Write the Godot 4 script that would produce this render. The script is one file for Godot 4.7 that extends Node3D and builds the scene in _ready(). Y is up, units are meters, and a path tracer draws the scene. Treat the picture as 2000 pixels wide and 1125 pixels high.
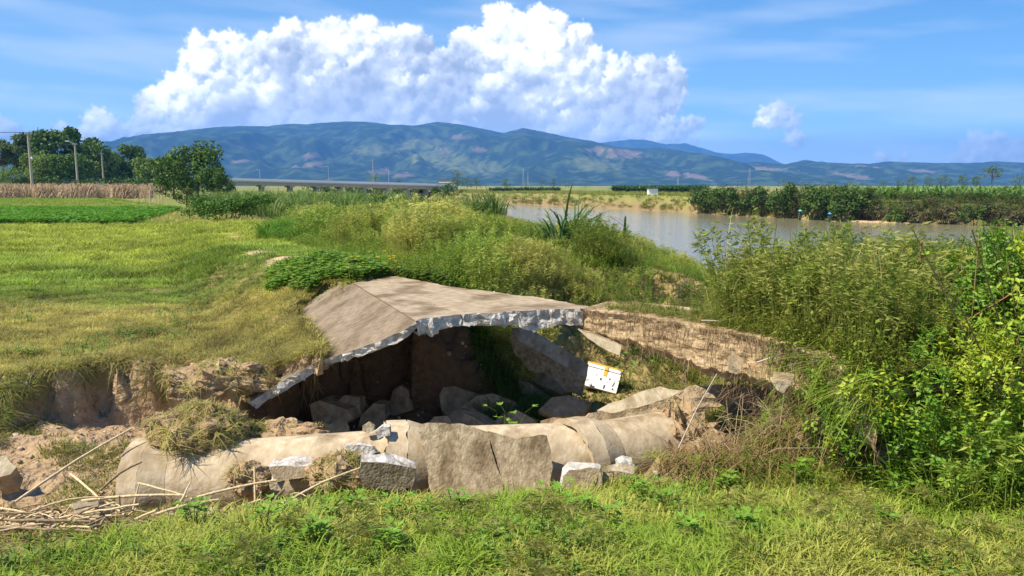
extends Node3D

# A washed-out village road beside a river. x is right, y up, the view runs along -z. Distances along the view are called d (= -z).

const SUN_TO := Vector3(-0.54, 0.80, 0.22)
var rng := RandomNumberGenerator.new()
var nz := FastNoiseLite.new()      # fbm, about one metre
var nz2 := FastNoiseLite.new()     # fine
var nz3 := FastNoiseLite.new()     # broad
var names := {}
var M := {}

class MB:
	var v := PackedVector3Array()
	var n := PackedVector3Array()
	var c := PackedColorArray()
	var uv := PackedVector2Array()
	var ix := PackedInt32Array()
	func tri(a: Vector3, b: Vector3, d: Vector3, col := Color.WHITE) -> void:      # counter-clockwise seen from outside
		var nn := (b - a).cross(d - a).normalized()
		var k := v.size()
		v.append(a); v.append(b); v.append(d)
		n.append(nn); n.append(nn); n.append(nn)
		c.append(col); c.append(col); c.append(col)
		ix.append(k); ix.append(k + 2); ix.append(k + 1)
	func quad(a: Vector3, b: Vector3, d: Vector3, e: Vector3, col := Color.WHITE) -> void:
		tri(a, b, d, col)
		tri(a, d, e, col)
	func vert(p: Vector3, nn: Vector3, col := Color.WHITE) -> int:
		v.append(p); n.append(nn); c.append(col)
		return v.size() - 1
	func face(a: int, b: int, d: int) -> void:
		ix.append(a); ix.append(d); ix.append(b)
	func box(p: Vector3, s: Vector3, col := Color.WHITE, bs := Basis()) -> void:
		var h := s / 2.0
		var q := []
		for i in 8:
			q.append(p + bs * Vector3(h.x * (1 if i & 1 else -1), h.y * (1 if i & 2 else -1), h.z * (1 if i & 4 else -1)))
		quad(q[4], q[5], q[7], q[6], col); quad(q[1], q[0], q[2], q[3], col)
		quad(q[5], q[1], q[3], q[7], col); quad(q[0], q[4], q[6], q[2], col)
		quad(q[6], q[7], q[3], q[2], col); quad(q[0], q[1], q[5], q[4], col)
	func tube(pts: Array, r0: float, r1: float, sides := 6, col := Color.WHITE, cap := true) -> void:
		var base := v.size()
		var m := pts.size()
		for i in m:
			var t: Vector3 = (pts[mini(i + 1, m - 1)] - pts[maxi(i - 1, 0)]).normalized()
			var s := t.cross(Vector3(0.31, 0.11, 0.94) if absf(t.z) < 0.9 else Vector3.UP).normalized()
			var u := t.cross(s)
			var r := lerpf(r0, r1, float(i) / maxf(1.0, m - 1.0))
			for k in sides:
				var a := TAU * k / sides
				var o := s * cos(a) + u * sin(a)
				vert(pts[i] + o * r, o, col)
		for i in m - 1:
			for k in sides:
				var a := base + i * sides + k
				var b := base + i * sides + (k + 1) % sides
				face(a, b, b + sides); face(a, b + sides, a + sides)
		if cap:
			for e in 2:
				var i: int = 0 if e == 0 else m - 1
				var tt: Vector3 = ((pts[0] - pts[1]) if e == 0 else (pts[m - 1] - pts[m - 2])).normalized()
				var ctr := vert(pts[i], tt, col)
				var ring := []
				for k in sides:
					ring.append(vert(v[base + i * sides + k], tt, col))
				for k in sides:
					if e == 0: face(ctr, ring[(k + 1) % sides], ring[k])
					else: face(ctr, ring[k], ring[(k + 1) % sides])
	func blade(p: Vector3, az: float, length: float, width: float, bend: float, segs: int, col: Color, tip: Color, droop := 0.0) -> void:
		var out := Vector3(cos(az), 0, sin(az))
		var side := Vector3(-sin(az), 0, cos(az))
		var prev_l := p - side * width * 0.5
		var prev_r := p + side * width * 0.5
		var pc := col
		for i in range(1, segs + 1):
			var t := float(i) / segs
			var q := p + Vector3.UP * length * (t - bend * 0.55 * t * t - droop * t * t * t) + out * length * (bend * t * t * 0.9 + 0.08 * t)
			var w := width * 0.5 * pow(1.0 - t, 0.6)
			var cc := col.lerp(tip, t)
			if i < segs:
				var l := q - side * w
				var r := q + side * w
				tri2(prev_l, prev_r, r, pc, pc, cc); tri2(prev_l, r, l, pc, cc, cc)
				prev_l = l; prev_r = r
			else:
				tri2(prev_l, prev_r, q, pc, pc, cc)
			pc = cc
	func tri2(a: Vector3, b: Vector3, d: Vector3, ca: Color, cb: Color, cd: Color) -> void:
		var nn := (b - a).cross(d - a).normalized()
		var k := v.size()
		v.append(a); v.append(b); v.append(d)
		n.append(nn); n.append(nn); n.append(nn)
		c.append(ca); c.append(cb); c.append(cd)
		ix.append(k); ix.append(k + 2); ix.append(k + 1)
	func leaf(p: Vector3, dir: Vector3, up: Vector3, length: float, width: float, col: Color, fold := 0.15) -> void:
		var s := dir.cross(up).normalized() * width * 0.5
		var upn := s.cross(dir).normalized()
		var m := p + dir * length * 0.45 - upn * width * fold
		var l := p + dir * length * 0.42 - s
		var r := p + dir * length * 0.42 + s
		var t := p + dir * length - upn * length * 0.12
		tri(p, r, m, col); tri(m, r, t, col); tri(p, m, l, col); tri(m, t, l, col)
	func leaf2(p: Vector3, dir: Vector3, up: Vector3, length: float, width: float, col: Color) -> void:
		var s := dir.cross(up).normalized() * width * 0.5
		var t := p + dir * length
		tri(p, p + dir * length * 0.45 + s, t, col); tri(p, t, p + dir * length * 0.45 - s, col)
	func ball(p: Vector3, r: Vector3, col := Color.WHITE, rings := 6, sides := 9) -> void:
		var base := v.size()
		for i in rings + 1:
			var a := PI * i / rings
			for k in sides:
				var b := TAU * k / sides
				var o := Vector3(sin(a) * cos(b), cos(a), sin(a) * sin(b))
				vert(p + o * r, (o / r).normalized(), col)
		for i in rings:
			for k in sides:
				var a := base + i * sides + k
				var b := base + i * sides + (k + 1) % sides
				face(a, b + sides, a + sides); face(a, b, b + sides)
	func mesh() -> ArrayMesh:
		var a := []
		a.resize(Mesh.ARRAY_MAX)
		a[Mesh.ARRAY_VERTEX] = v; a[Mesh.ARRAY_NORMAL] = n; a[Mesh.ARRAY_COLOR] = c; a[Mesh.ARRAY_INDEX] = ix
		if uv.size() == v.size(): a[Mesh.ARRAY_TEX_UV] = uv
		var m := ArrayMesh.new()
		m.add_surface_from_arrays(Mesh.PRIMITIVE_TRIANGLES, a)
		return m

func numbered(called: String) -> String:
	if not names.has(called):
		names[called] = 0
		return called
	names[called] += 1
	return "%s_%03d" % [called, names[called]]

func obj(called: String, mb, mat: Material, parent: Node3D = null, at := Vector3.ZERO) -> MeshInstance3D:
	var o := MeshInstance3D.new()
	o.mesh = mb.mesh() if mb is MB else mb
	o.material_override = null
	for i in o.mesh.get_surface_count():
		o.set_surface_override_material(i, mat)
	o.position = at
	if parent == null:
		o.name = numbered(called)
		add_child(o)
	else:
		o.name = called
		parent.add_child(o, true)
	return o

func tag(o: Node, label: String, category := "", group := "", kind := "") -> Node:
	if label: o.set_meta("label", label)
	if category: o.set_meta("category", category)
	if group: o.set_meta("group", group)
	if kind: o.set_meta("kind", kind)
	return o

func thing(called: String, label: String, category: String, at := Vector3.ZERO, group := "") -> Node3D:
	var o := Node3D.new()
	o.name = numbered(called)
	o.position = at
	add_child(o)
	tag(o, label, category, group)
	return o

func scatter(called: String, mesh: Mesh, mat: Material, xf: Array, cols: Array, parent: Node3D = null) -> MultiMeshInstance3D:
	var mm := MultiMesh.new()
	mm.transform_format = MultiMesh.TRANSFORM_3D
	mm.use_colors = true
	mm.mesh = mesh
	mm.instance_count = xf.size()
	for i in xf.size():
		mm.set_instance_transform(i, xf[i])
		mm.set_instance_color(i, cols[i])
	var o := MultiMeshInstance3D.new()
	o.multimesh = mm
	o.material_override = mat
	if parent == null:
		o.name = numbered(called)
		add_child(o)
	else:
		o.name = called
		parent.add_child(o, true)
	o.set_meta("kind", "stuff")
	return o

func rf(a: float, b: float) -> float: return rng.randf_range(a, b)
func srgb(r: float, g: float, b: float) -> Color: return Color(r / 255.0, g / 255.0, b / 255.0)
func lin(r: float, g: float, b: float) -> Color: return srgb(r, g, b).srgb_to_linear()
func sstep(a: float, b: float, x: float) -> float:
	var t := clampf((x - a) / (b - a), 0.0, 1.0)
	return t * t * (3.0 - 2.0 * t)
func poly_x(pts: Array, d: float) -> float:                       # x of a line given by Vector2(d, x), d growing
	if d <= pts[0].x: return pts[0].y
	for i in pts.size() - 1:
		if d < pts[i + 1].x:
			return lerpf(pts[i].y, pts[i + 1].y, (d - pts[i].x) / (pts[i + 1].x - pts[i].x))
	return pts[-1].y

# ------------------------------------------------------------------ sky
func sky_col(az: float, el: float) -> Color:                      # degrees; linear colour of clear air
	var e := maxf(el, 0.0)
	var low := lin(176, 208, 234)
	var mid := lin(128, 182, 228)
	var hi := lin(76, 146, 213)
	var top := lin(40, 98, 182)
	var c := low.lerp(mid, sstep(0.0, 6.0, e)).lerp(hi, sstep(4.0, 15.0, e)).lerp(top, sstep(14.0, 60.0, e))
	var pale := sstep(60.0, -50.0, az) * sstep(170.0, 60.0, absf(az + 40.0))
	return c.lerp(low, 0.30 * pale * (1.0 - sstep(20.0, 60.0, e)))

func thin_air(el: float) -> float:                                 # the haze near the ground takes this much of what stands behind it
	return 0.52 * exp(0.7 * 0.00015 * minf(9500.0, 610.0 / sin(deg_to_rad(maxf(el, 0.5)))))

func cirrus(az: float, el: float) -> float:
	var s := nz3.get_noise_2d(az * 3.0, el * 22.0 + az * 1.2)
	var t := nz3.get_noise_2d(az * 1.2 + 300.0, el * 5.0)
	return clampf(0.16 + s * 0.55 + t * 0.5, 0.0, 0.55) * sstep(0.0, 3.0, el) * (1.0 - sstep(18.0, 60.0, el))

func make_sky() -> Image:
	var w := 4096
	var h := 2048
	var sw := 512
	var small := Image.create(sw, 256, false, Image.FORMAT_RGBF)
	var white := lin(232, 238, 246)
	for j in 256:
		var el := 90.0 - (j + 0.5) / 256.0 * 180.0
		for i in sw:
			var az := fposmod((i + 0.5) / sw * 360.0 + 180.0, 360.0) - 180.0
			var c := sky_col(az, el)
			if el < 0.0: c = lin(120, 135, 120)
			else:
				c = c.lerp(white, cirrus(az, el) * 0.6)
				if absf(az) > 42.0 and el > 0.0 and el < 24.0:
					var q := nz.get_noise_2d(az * 0.11, el * 0.22) + 0.25 * nz.get_noise_2d(az * 0.5, el * 0.8)
					c = c.lerp(lin(240, 243, 248), sstep(0.08, 0.22, q) * sstep(24.0, 12.0, el) * sstep(42.0, 50.0, absf(az)))
			small.set_pixel(i, j, c * thin_air(el))
	small.resize(w, h, Image.INTERPOLATE_BILINEAR)
	# the cumulus bank: billows upon billows, kept in a depth buffer of twice the picture's grain
	var az0 := -44.0
	var el1 := 16.0
	var ppd := w / 360.0 * 2.0
	var bw := int(88.0 * ppd)
	var bh := int(17.0 * ppd)
	var zb := PackedFloat32Array(); zb.resize(bw * bh); zb.fill(-1e9)
	var sh := PackedFloat32Array(); sh.resize(bw * bh)
	var al := PackedFloat32Array(); al.resize(bw * bh)
	var sun := Vector3(-0.42, 0.74, 0.52).normalized()
	var lobes: Array = [Vector3(2.16, 10.06, 2.08), Vector3(-0.36, 9.59, 2.31), Vector3(4.05, 8.34, 2.16), Vector3(-2.35, 8.28, 2.16), Vector3(-4.34, 7.5, 1.93), Vector3(-7.2, 8.5, 1.93), Vector3(-9.24, 8.79, 1.86), Vector3(-11.34, 9, 2.23), Vector3(-14.42, 9.16, 1.93), Vector3(-15.92, 8.37, 1.71), Vector3(-12.8, 8.55, 1.93), Vector3(-20.67, 8.34, 1.41), Vector3(-19.09, 8.03, 1.71), Vector3(-17.38, 7.65, 1.86), Vector3(-21.32, 6.56, 1.12), Vector3(-22.61, 5.66, 1.49), Vector3(-23.64, 4.77, 1.34), Vector3(-24.11, 4.04, 1.04), Vector3(7.04, 7.26, 1.71), Vector3(9.64, 6.87, 2.01), Vector3(10.99, 6.15, 1.12), Vector3(8.67, 5.78, 2.23), Vector3(5.44, 6.17, 2.31), Vector3(2.54, 7.24, 2.98), Vector3(-0.36, 6.55, 2.98), Vector3(-3.64, 5.83, 2.6), Vector3(-6.52, 6.16, 2.6), Vector3(-9.73, 6.11, 2.98), Vector3(-12.87, 6.04, 2.79), Vector3(-15.61, 5.97, 2.79), Vector3(-18.28, 5.55, 2.6), Vector3(-20.56, 5.31, 2.23), Vector3(-22.17, 4.6, 1.71), Vector3(3.28, 4.42, 2.23), Vector3(0.37, 4.07, 2.23), Vector3(-2.56, 4.07, 1.86), Vector3(-5.46, 4.23, 1.86), Vector3(-8.35, 4.03, 1.86), Vector3(-11.19, 3.99, 1.86), Vector3(-14.31, 4.12, 1.86), Vector3(-17.02, 4.06, 1.86), Vector3(-19.65, 4, 1.64), Vector3(-21.89, 3.84, 1.34), Vector3(6.19, 4.05, 1.93), Vector3(8.35, 3.96, 1.71), Vector3(10.49, 3.72, 1.26), Vector3(12.23, 4.12, 0.74), Vector3(12.99, 4.31, 0.56), Vector3(4.38, 3.42, 1.26), Vector3(7.28, 3.33, 0.97)]
	var extra: Array = [Vector3(-27.07, 3.18, 1.34), Vector3(-26.26, 3.01, 1.12), Vector3(-27.77, 3.03, 0.6), Vector3(-29.27, 3.37, 0.63), Vector3(-32.04, 3.09, 0.89), Vector3(-33.09, 2.87, 1.49), Vector3(18.32, 4.68, 1), Vector3(17.6, 4.42, 0.67), Vector3(19.18, 4.32, 0.71), Vector3(19.56, 3.09, 0.63), Vector3(19.17, 3.24, 0.41), Vector3(30.65, 2.33, 1.04), Vector3(30.03, 1.91, 0.89), Vector3(31.65, 1.81, 1.04), Vector3(32.66, 1.73, 0.97), Vector3(29.04, 1.61, 0.45), Vector3(24.9, 1.73, 0.52), Vector3(26.27, 1.84, 0.33), Vector3(-25.29, 3.29, 0.89), Vector3(12.79, 3.1, 0.37)]
	var work := []
	for k in lobes.size() + extra.size():
		var small_one: bool = k >= lobes.size()
		var L: Vector3 = extra[k - lobes.size()] if small_one else lobes[k]
		var zc: float = rng.randf_range(-0.4, 0.4) + (12.0 - L.y) * -0.1
		work.append([L.x, L.y, zc, L.z * 0.94, 0])
		var n2: int = clampi(int(9.0 + 16.0 * L.z), 8, 46)
		for a in n2:
			var dirv := Vector3(rng.randfn(), rng.randfn(), absf(rng.randfn())).normalized()
			var r2: float = L.z * rng.randf_range(0.22, 0.46)
			var p := Vector3(L.x, L.y, zc) + dirv * L.z * 0.86
			work.append([p.x, p.y, p.z, r2, 1])
			for b in 9:
				var d3 := (Vector3(rng.randfn(), rng.randfn(), absf(rng.randfn())) + dirv * 0.6).normalized()
				var q := p + d3 * r2 * 0.9
				work.append([q.x, q.y, q.z, r2 * rng.randf_range(0.22, 0.5), 2])
	for s in work:
		var cx: float = (s[0] - az0) * ppd
		var cy: float = (el1 - s[1]) * ppd
		var r: float = maxf(s[3] * ppd, 1.2)
		for y in range(maxi(0, int(cy - r)), mini(bh, int(cy + r) + 1)):
			for x in range(maxi(0, int(cx - r)), mini(bw, int(cx + r) + 1)):
				var ux := (x - cx) / r
				var uy := (cy - y) / r
				var rr := ux * ux + uy * uy
				if rr < 1.0:
					var uz := sqrt(1.0 - rr)
					var zz: float = s[2] + uz * s[3]
					var id := y * bw + x
					al[id] = maxf(al[id], minf(1.0, (1.0 - sqrt(rr)) * r * 0.30))
					if zz > zb[id]:
						var nl := ux * sun.x + uy * sun.y + uz * sun.z
						var edge: float = 1.0 if zb[id] < -1e8 else clampf((zz - zb[id]) / (s[3] * 0.5), 0.0, 1.0) * [1.0, 0.85, 0.30][s[4]]
						sh[id] = lerpf(sh[id], nl, edge)
						zb[id] = zz
	var dark := lin(158, 172, 196)
	var grey := lin(200, 210, 224)
	var lit := Color(1.25, 1.25, 1.24)
	for j in int(bh / 2.0):
		for i in int(bw / 2.0):
			var az := az0 + (i + 0.5) * 360.0 / w
			var el := el1 - (j + 0.5) * 180.0 / h
			if el < 0.0: continue
			var c := sky_col(az, el).lerp(white, cirrus(az, el) * 0.6)
			var a := 0.0
			var s := 0.0
			var wx := int(nz2.get_noise_2d(az * 5.0, el * 6.0) * 7.0 + nz2.get_noise_2d(az * 14.0, el * 14.0) * 5.0)
			var wy := int(nz2.get_noise_2d(az * 5.0 + 70.0, el * 6.0) * 7.0 + nz2.get_noise_2d(az * 14.0 + 30.0, el * 14.0) * 5.0)
			for t in 4:
				var id := clampi(j * 2 + (t >> 1) + wy, 0, bh - 1) * bw + clampi(i * 2 + (t & 1) + wx, 0, bw - 1)
				a += al[id] * 0.25
				s += sh[id] * al[id] * 0.25
			if a > 0.003:
				s = s / a
				var soft := nz.get_noise_2d(az * 0.45 + 50.0, el * 0.62)
				var fine := nz2.get_noise_2d(az * 3.1, el * 3.6)
				var lift := sstep(4.6, 8.6, el + soft * 3.4)
				var big := nz.get_noise_2d(az * 0.22 + 7.0, el * 0.36 + 3.0)
				var b := s * 0.55 + 0.20 + soft * 0.34 + big * 0.34 + fine * 0.07
				b = b * lerpf(0.62, 1.06, lift)
				var cc := dark.lerp(grey, sstep(0.02, 0.36, b)).lerp(lit, sstep(0.30, 0.74, b))
				var haze := 0.12 * sstep(5.5, 3.0, el)
				cc = cc.lerp(sky_col(az, el), haze)
				var keep := clampf(a * 1.2 + (fine * 0.5 + soft * 0.5) * (1.0 - a) - 0.05, 0.0, 1.0) * (1.0 if el > 1.6 else sstep(0.6, 1.6, el))
				c = c.lerp(cc, keep)
			small.set_pixel(int(fposmod(az, 360.0) / 360.0 * w), int((90.0 - el) / 180.0 * h), c * thin_air(el))
	return small

# ------------------------------------------------------------------ materials
func noise_tex(freq: float, stops: Array, oct := 5, size := 512, kind := FastNoiseLite.TYPE_SIMPLEX_SMOOTH) -> NoiseTexture2D:
	var f := FastNoiseLite.new()
	f.seed = 7 + int(freq * 1000.0) + stops.size()
	f.noise_type = kind
	f.frequency = freq
	f.fractal_octaves = oct
	var t := NoiseTexture2D.new()
	t.width = size; t.height = size
	t.seamless = true
	t.noise = f
	if stops.size():
		var g := Gradient.new()
		g.offsets = PackedFloat32Array()
		g.colors = PackedColorArray()
		var offs := PackedFloat32Array()
		var cols := PackedColorArray()
		for s in stops:
			offs.append(s[0]); cols.append(s[1].linear_to_srgb())
		g.offsets = offs; g.colors = cols
		t.color_ramp = g
	return t

func mat(called: String, col: Color, rough := 0.9) -> StandardMaterial3D:
	var m := StandardMaterial3D.new()
	m.resource_name = called
	m.albedo_color = col.linear_to_srgb()
	m.roughness = rough
	m.metallic_specular = 0.3
	M[called] = m
	return m

func surf(called: String, tex: Texture2D, scale: Vector3, bump: Texture2D, depth: float, rough := 0.92, tint := false) -> StandardMaterial3D:
	var m := mat(called, Color.WHITE, rough)
	m.albedo_texture = tex
	m.uv1_triplanar = true
	m.uv1_world_triplanar = true
	m.uv1_scale = scale
	if bump:
		m.heightmap_enabled = true
		m.heightmap_texture = bump
		m.heightmap_scale = depth
	m.vertex_color_use_as_albedo = tint
	return m

func stain(m: StandardMaterial3D, tex: Texture2D, scale: float) -> void:
	m.detail_enabled = true
	m.detail_albedo = tex
	m.detail_blend_mode = BaseMaterial3D.BLEND_MODE_MUL
	m.detail_uv_layer = BaseMaterial3D.DETAIL_UV_2
	m.uv2_triplanar = true
	m.uv2_world_triplanar = true
	m.uv2_scale = Vector3.ONE * scale

func green(called: String, through: float, rough := 0.55, spec := 0.25) -> StandardMaterial3D:
	var m := mat(called, Color.WHITE, rough)
	m.vertex_color_use_as_albedo = true
	m.metallic_specular = spec
	m.cull_mode = BaseMaterial3D.CULL_DISABLED
	if through > 0.0:
		m.backlight_enabled = true
		m.backlight = Color(through, through, through * 0.6).linear_to_srgb()
	return m

func materials() -> void:
	var bumpy := noise_tex(0.02, [], 6)
	var fine := noise_tex(0.06, [], 5)
	surf("soil", noise_tex(0.018, [[0.0, Color(0.50, 0.45, 0.38)], [0.45, Color(0.74, 0.72, 0.69)], [0.62, Color(0.80, 0.79, 0.77)], [1.0, Color(1.0, 0.98, 0.94)]], 6), Vector3(0.9, 0.9, 0.9), bumpy, 5.0, 0.96, true)
	surf("earth_cut", noise_tex(0.02, [[0.0, Color(0.224, 0.146, 0.077)], [0.45, Color(0.429, 0.321, 0.188)], [0.7, Color(0.523, 0.401, 0.242)], [1.0, Color(0.579, 0.481, 0.33)]], 6), Vector3(0.9, 2.0, 0.9), bumpy, 1.6, 0.96)
	surf("road_top", noise_tex(0.02, [[0.0, Color(0.20, 0.155, 0.10)], [0.36, Color(0.31, 0.25, 0.17)], [0.55, Color(0.40, 0.325, 0.225)], [0.75, Color(0.47, 0.39, 0.275)], [1.0, Color(0.56, 0.48, 0.35)]], 6, 1024), Vector3(0.31, 1.0, 1.9), noise_tex(0.03, [], 5), 1.6, 0.9)
	surf("road_darker", noise_tex(0.022, [[0.0, Color(0.11, 0.085, 0.06)], [0.38, Color(0.20, 0.16, 0.11)], [0.56, Color(0.26, 0.21, 0.15)], [0.75, Color(0.32, 0.265, 0.195)], [1.0, Color(0.42, 0.355, 0.27)]], 6, 1024), Vector3(0.5, 1.0, 1.5), noise_tex(0.035, [], 5), 2.0, 0.92)  # darker concrete than the level plate, used on the sunken one
	surf("broken_concrete", noise_tex(0.026, [[0.0, Color(0.24, 0.22, 0.185)], [0.36, Color(0.42, 0.40, 0.36)], [0.55, Color(0.54, 0.525, 0.49)], [1.0, Color(0.66, 0.65, 0.62)]], 6), Vector3(1.0, 1.0, 1.0), fine, 1.0, 0.95)
	surf("pipe_concrete", noise_tex(0.014, [[0.0, Color(0.349, 0.271, 0.174)], [0.4, Color(0.455, 0.373, 0.246)], [0.6, Color(0.504, 0.421, 0.29)], [0.8, Color(0.561, 0.484, 0.359)], [1.0, Color(0.639, 0.581, 0.464)]], 6, 1024), Vector3(0.9, 0.9, 0.9), fine, 0.35, 0.85)
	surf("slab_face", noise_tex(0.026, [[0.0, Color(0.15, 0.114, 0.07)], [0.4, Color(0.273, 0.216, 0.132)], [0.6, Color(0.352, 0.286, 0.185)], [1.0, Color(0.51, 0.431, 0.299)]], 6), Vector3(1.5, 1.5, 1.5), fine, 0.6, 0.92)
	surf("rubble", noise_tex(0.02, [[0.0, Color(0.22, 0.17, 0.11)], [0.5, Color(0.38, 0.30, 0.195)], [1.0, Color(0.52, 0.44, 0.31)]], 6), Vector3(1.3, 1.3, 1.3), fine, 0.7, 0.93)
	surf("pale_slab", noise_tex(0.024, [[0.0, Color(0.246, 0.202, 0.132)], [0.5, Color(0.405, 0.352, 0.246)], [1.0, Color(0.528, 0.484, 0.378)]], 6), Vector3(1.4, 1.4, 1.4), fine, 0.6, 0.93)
	surf("land", noise_tex(0.02, [[0.0, Color(0.5, 0.5, 0.48)], [0.5, Color(0.78, 0.78, 0.78)], [1.0, Color(1.0, 0.98, 0.92)]], 6), Vector3(0.03, 0.03, 0.03), null, 0.0, 0.95, true)
	surf("mountain", noise_tex(0.03, [[0.0, Color(0.38, 0.42, 0.42)], [0.5, Color(0.70, 0.70, 0.70)], [1.0, Color(1.0, 0.98, 0.92)]], 6), Vector3(0.0012, 0.0012, 0.0012), null, 0.0, 1.0, true)
	M.mountain.metallic_specular = 0.0
	M.land.metallic_specular = 0.0
	surf("bridge_concrete", noise_tex(0.02, [[0.0, Color(0.30, 0.27, 0.22)], [0.5, Color(0.42, 0.38, 0.32)], [1.0, Color(0.52, 0.48, 0.42)]], 5), Vector3(0.2, 0.2, 0.2), null, 0.0)
	var blot := noise_tex(0.012, [[0.0, Color(0.34, 0.30, 0.25)], [0.38, Color(0.74, 0.71, 0.67)], [0.52, Color(0.98, 0.97, 0.95)], [1.0, Color(1, 1, 1)]], 5, 512)
	stain(M.road_top, blot, 0.24)
	stain(M.road_darker, blot, 0.31)
	stain(M.pipe_concrete, blot, 0.43)
	stain(M.slab_face, blot, 0.6)
	stain(M.earth_cut, blot, 0.35)
	stain(M.broken_concrete, blot, 0.9)
	stain(M.pale_slab, blot, 0.8)
	stain(M.rubble, blot, 0.7)
	mat("rail_white", Color(0.72, 0.73, 0.74), 0.8)
	surf("pole_concrete", noise_tex(0.02, [[0.0, Color(0.30, 0.26, 0.19)], [0.5, Color(0.42, 0.37, 0.28)], [1.0, Color(0.5, 0.45, 0.36)]], 5), Vector3(0.6, 0.6, 0.6), null, 0.0)
	mat("wire", Color(0.05, 0.05, 0.055), 0.6)
	mat("metal_grey", Color(0.35, 0.37, 0.40), 0.5)
	mat("foam_white", Color(0.84, 0.84, 0.83), 0.75)
	mat("tape_yellow", Color(0.80, 0.46, 0.05), 0.45)
	mat("ink", Color(0.12, 0.12, 0.13), 0.7)
	mat("wall_white", Color(0.75, 0.75, 0.72), 0.9)
	mat("roof_dark", Color(0.08, 0.08, 0.09), 0.7)
	mat("cloth_blue", Color(0.05, 0.30, 0.62), 0.8)
	mat("cloth_dark", Color(0.05, 0.05, 0.06), 0.9)
	mat("skin", Color(0.36, 0.21, 0.13), 0.7)
	mat("cloth_green", Color(0.12, 0.62, 0.42), 0.7)
	green("grass", 0.75)
	green("leafy", 0.7, 0.45, 0.4)
	green("straw", 0.3, 0.75, 0.2)
	green("treeleaf", 0.5, 0.6, 0.25)
	green("twig", 0.0, 0.85, 0.2)
	surf("bark", noise_tex(0.04, [[0.0, Color(0.06, 0.045, 0.03)], [1.0, Color(0.2, 0.16, 0.11)]], 4), Vector3(1, 1, 1), null, 0.0)
	surf("cane", noise_tex(0.03, [[0.0, Color(0.34, 0.25, 0.13)], [0.5, Color(0.55, 0.44, 0.26)], [1.0, Color(0.72, 0.62, 0.42)]], 4), Vector3(2.5, 2.5, 2.5), null, 0.0, 0.75)
	surf("cane_dark", noise_tex(0.03, [[0.0, Color(0.10, 0.075, 0.045)], [0.5, Color(0.26, 0.19, 0.11)], [1.0, Color(0.42, 0.33, 0.20)]], 4), Vector3(2.5, 2.5, 2.5), null, 0.0, 0.8)
	var wm := mat("water", Color(0.27, 0.245, 0.14), 0.08)
	wm.metallic_specular = 0.5
	var wn := noise_tex(0.02, [], 4)
	wm.heightmap_enabled = true
	wm.heightmap_texture = wn
	wm.heightmap_scale = 1.6
	wm.uv1_triplanar = true
	wm.uv1_world_triplanar = true
	wm.uv1_scale = Vector3(0.12, 0.12, 0.3)

# ------------------------------------------------------------------ the lie of the land
var CREST := [Vector2(3, 5.0), Vector2(4.9, 4.2), Vector2(5.8, 3.7), Vector2(6.7, 3.1), Vector2(8, 2.3), Vector2(10, 1.5), Vector2(12, 1.2), Vector2(15, 1.1), Vector2(20, 0.8), Vector2(30, -0.2), Vector2(46, -3.5), Vector2(90, -14.0), Vector2(160, -34.0), Vector2(220, -52.0), Vector2(300, -84.0), Vector2(500, -170.0)]
var FAR := [Vector2(-400, 420), Vector2(-150, 318), Vector2(-80, 276), Vector2(-27, 236), Vector2(-15, 212), Vector2(3, 172), Vector2(22, 136), Vector2(37, 96), Vector2(49, 84), Vector2(60, 74), Vector2(90, 54), Vector2(140, 25), Vector2(220, -40), Vector2(400, -200)]
var PATH := [Vector2(9.0, -1.7), Vector2(12.0, -3.3), Vector2(15.0, -4.7), Vector2(18.0, -6.0), Vector2(21.0, -7.3), Vector2(26.0, -9.4), Vector2(34.0, -12.8), Vector2(45.0, -18.2), Vector2(60.0, -27.0), Vector2(100.0, -52.0), Vector2(180.0, -110.0)]
var SHOULDER := [Vector2(4.5, -0.1), Vector2(6.08, -0.72), Vector2(8.47, -1.66), Vector2(12.0, -3.6), Vector2(15.0, -5.2), Vector2(21.0, -8.0), Vector2(30.0, -11.8), Vector2(45.0, -19.0)]
var GULLY := PackedVector2Array([Vector2(-8.5, 6.0), Vector2(-6.5, 6.3), Vector2(-5.2, 6.65), Vector2(-4.5, 6.75), Vector2(-4.15, 7.0), Vector2(-3.95, 7.2), Vector2(-3.45, 7.45), Vector2(-3.0, 7.5), Vector2(-2.7, 7.25), Vector2(-2.35, 6.95), Vector2(-2.2, 7.2), Vector2(-1.95, 7.6), Vector2(-1.6, 7.95), Vector2(-1.2, 8.1), Vector2(-0.95, 8.3), Vector2(-0.75, 8.7), Vector2(-0.2, 9.2), Vector2(0.5, 9.8), Vector2(1.4, 10.1), Vector2(2.4, 10.3), Vector2(3.4, 10.0), Vector2(3.3, 8.6), Vector2(2.9, 7.4), Vector2(2.7, 6.4), Vector2(2.5, 5.6), Vector2(2.1, 5.05), Vector2(1.7, 4.95), Vector2(1.2, 4.85), Vector2(0.6, 4.65), Vector2(0.1, 4.5), Vector2(-0.5, 4.42), Vector2(-1.0, 4.42), Vector2(-1.5, 4.25), Vector2(-1.9, 3.95), Vector2(-2.6, 3.7), Vector2(-3.6, 3.4), Vector2(-5.5, 3.0), Vector2(-8.5, 2.8)])
var LEFT_PLATE := PackedVector2Array([Vector2(-2.25, 6.3), Vector2(-1.59, 6.25), Vector2(-1.0, 6.0), Vector2(-0.74, 6.0), Vector2(-1.7, 8.6), Vector2(-2.2, 9.1), Vector2(-2.35, 8.65), Vector2(-2.02, 7.65), Vector2(-1.75, 6.9)])
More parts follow.
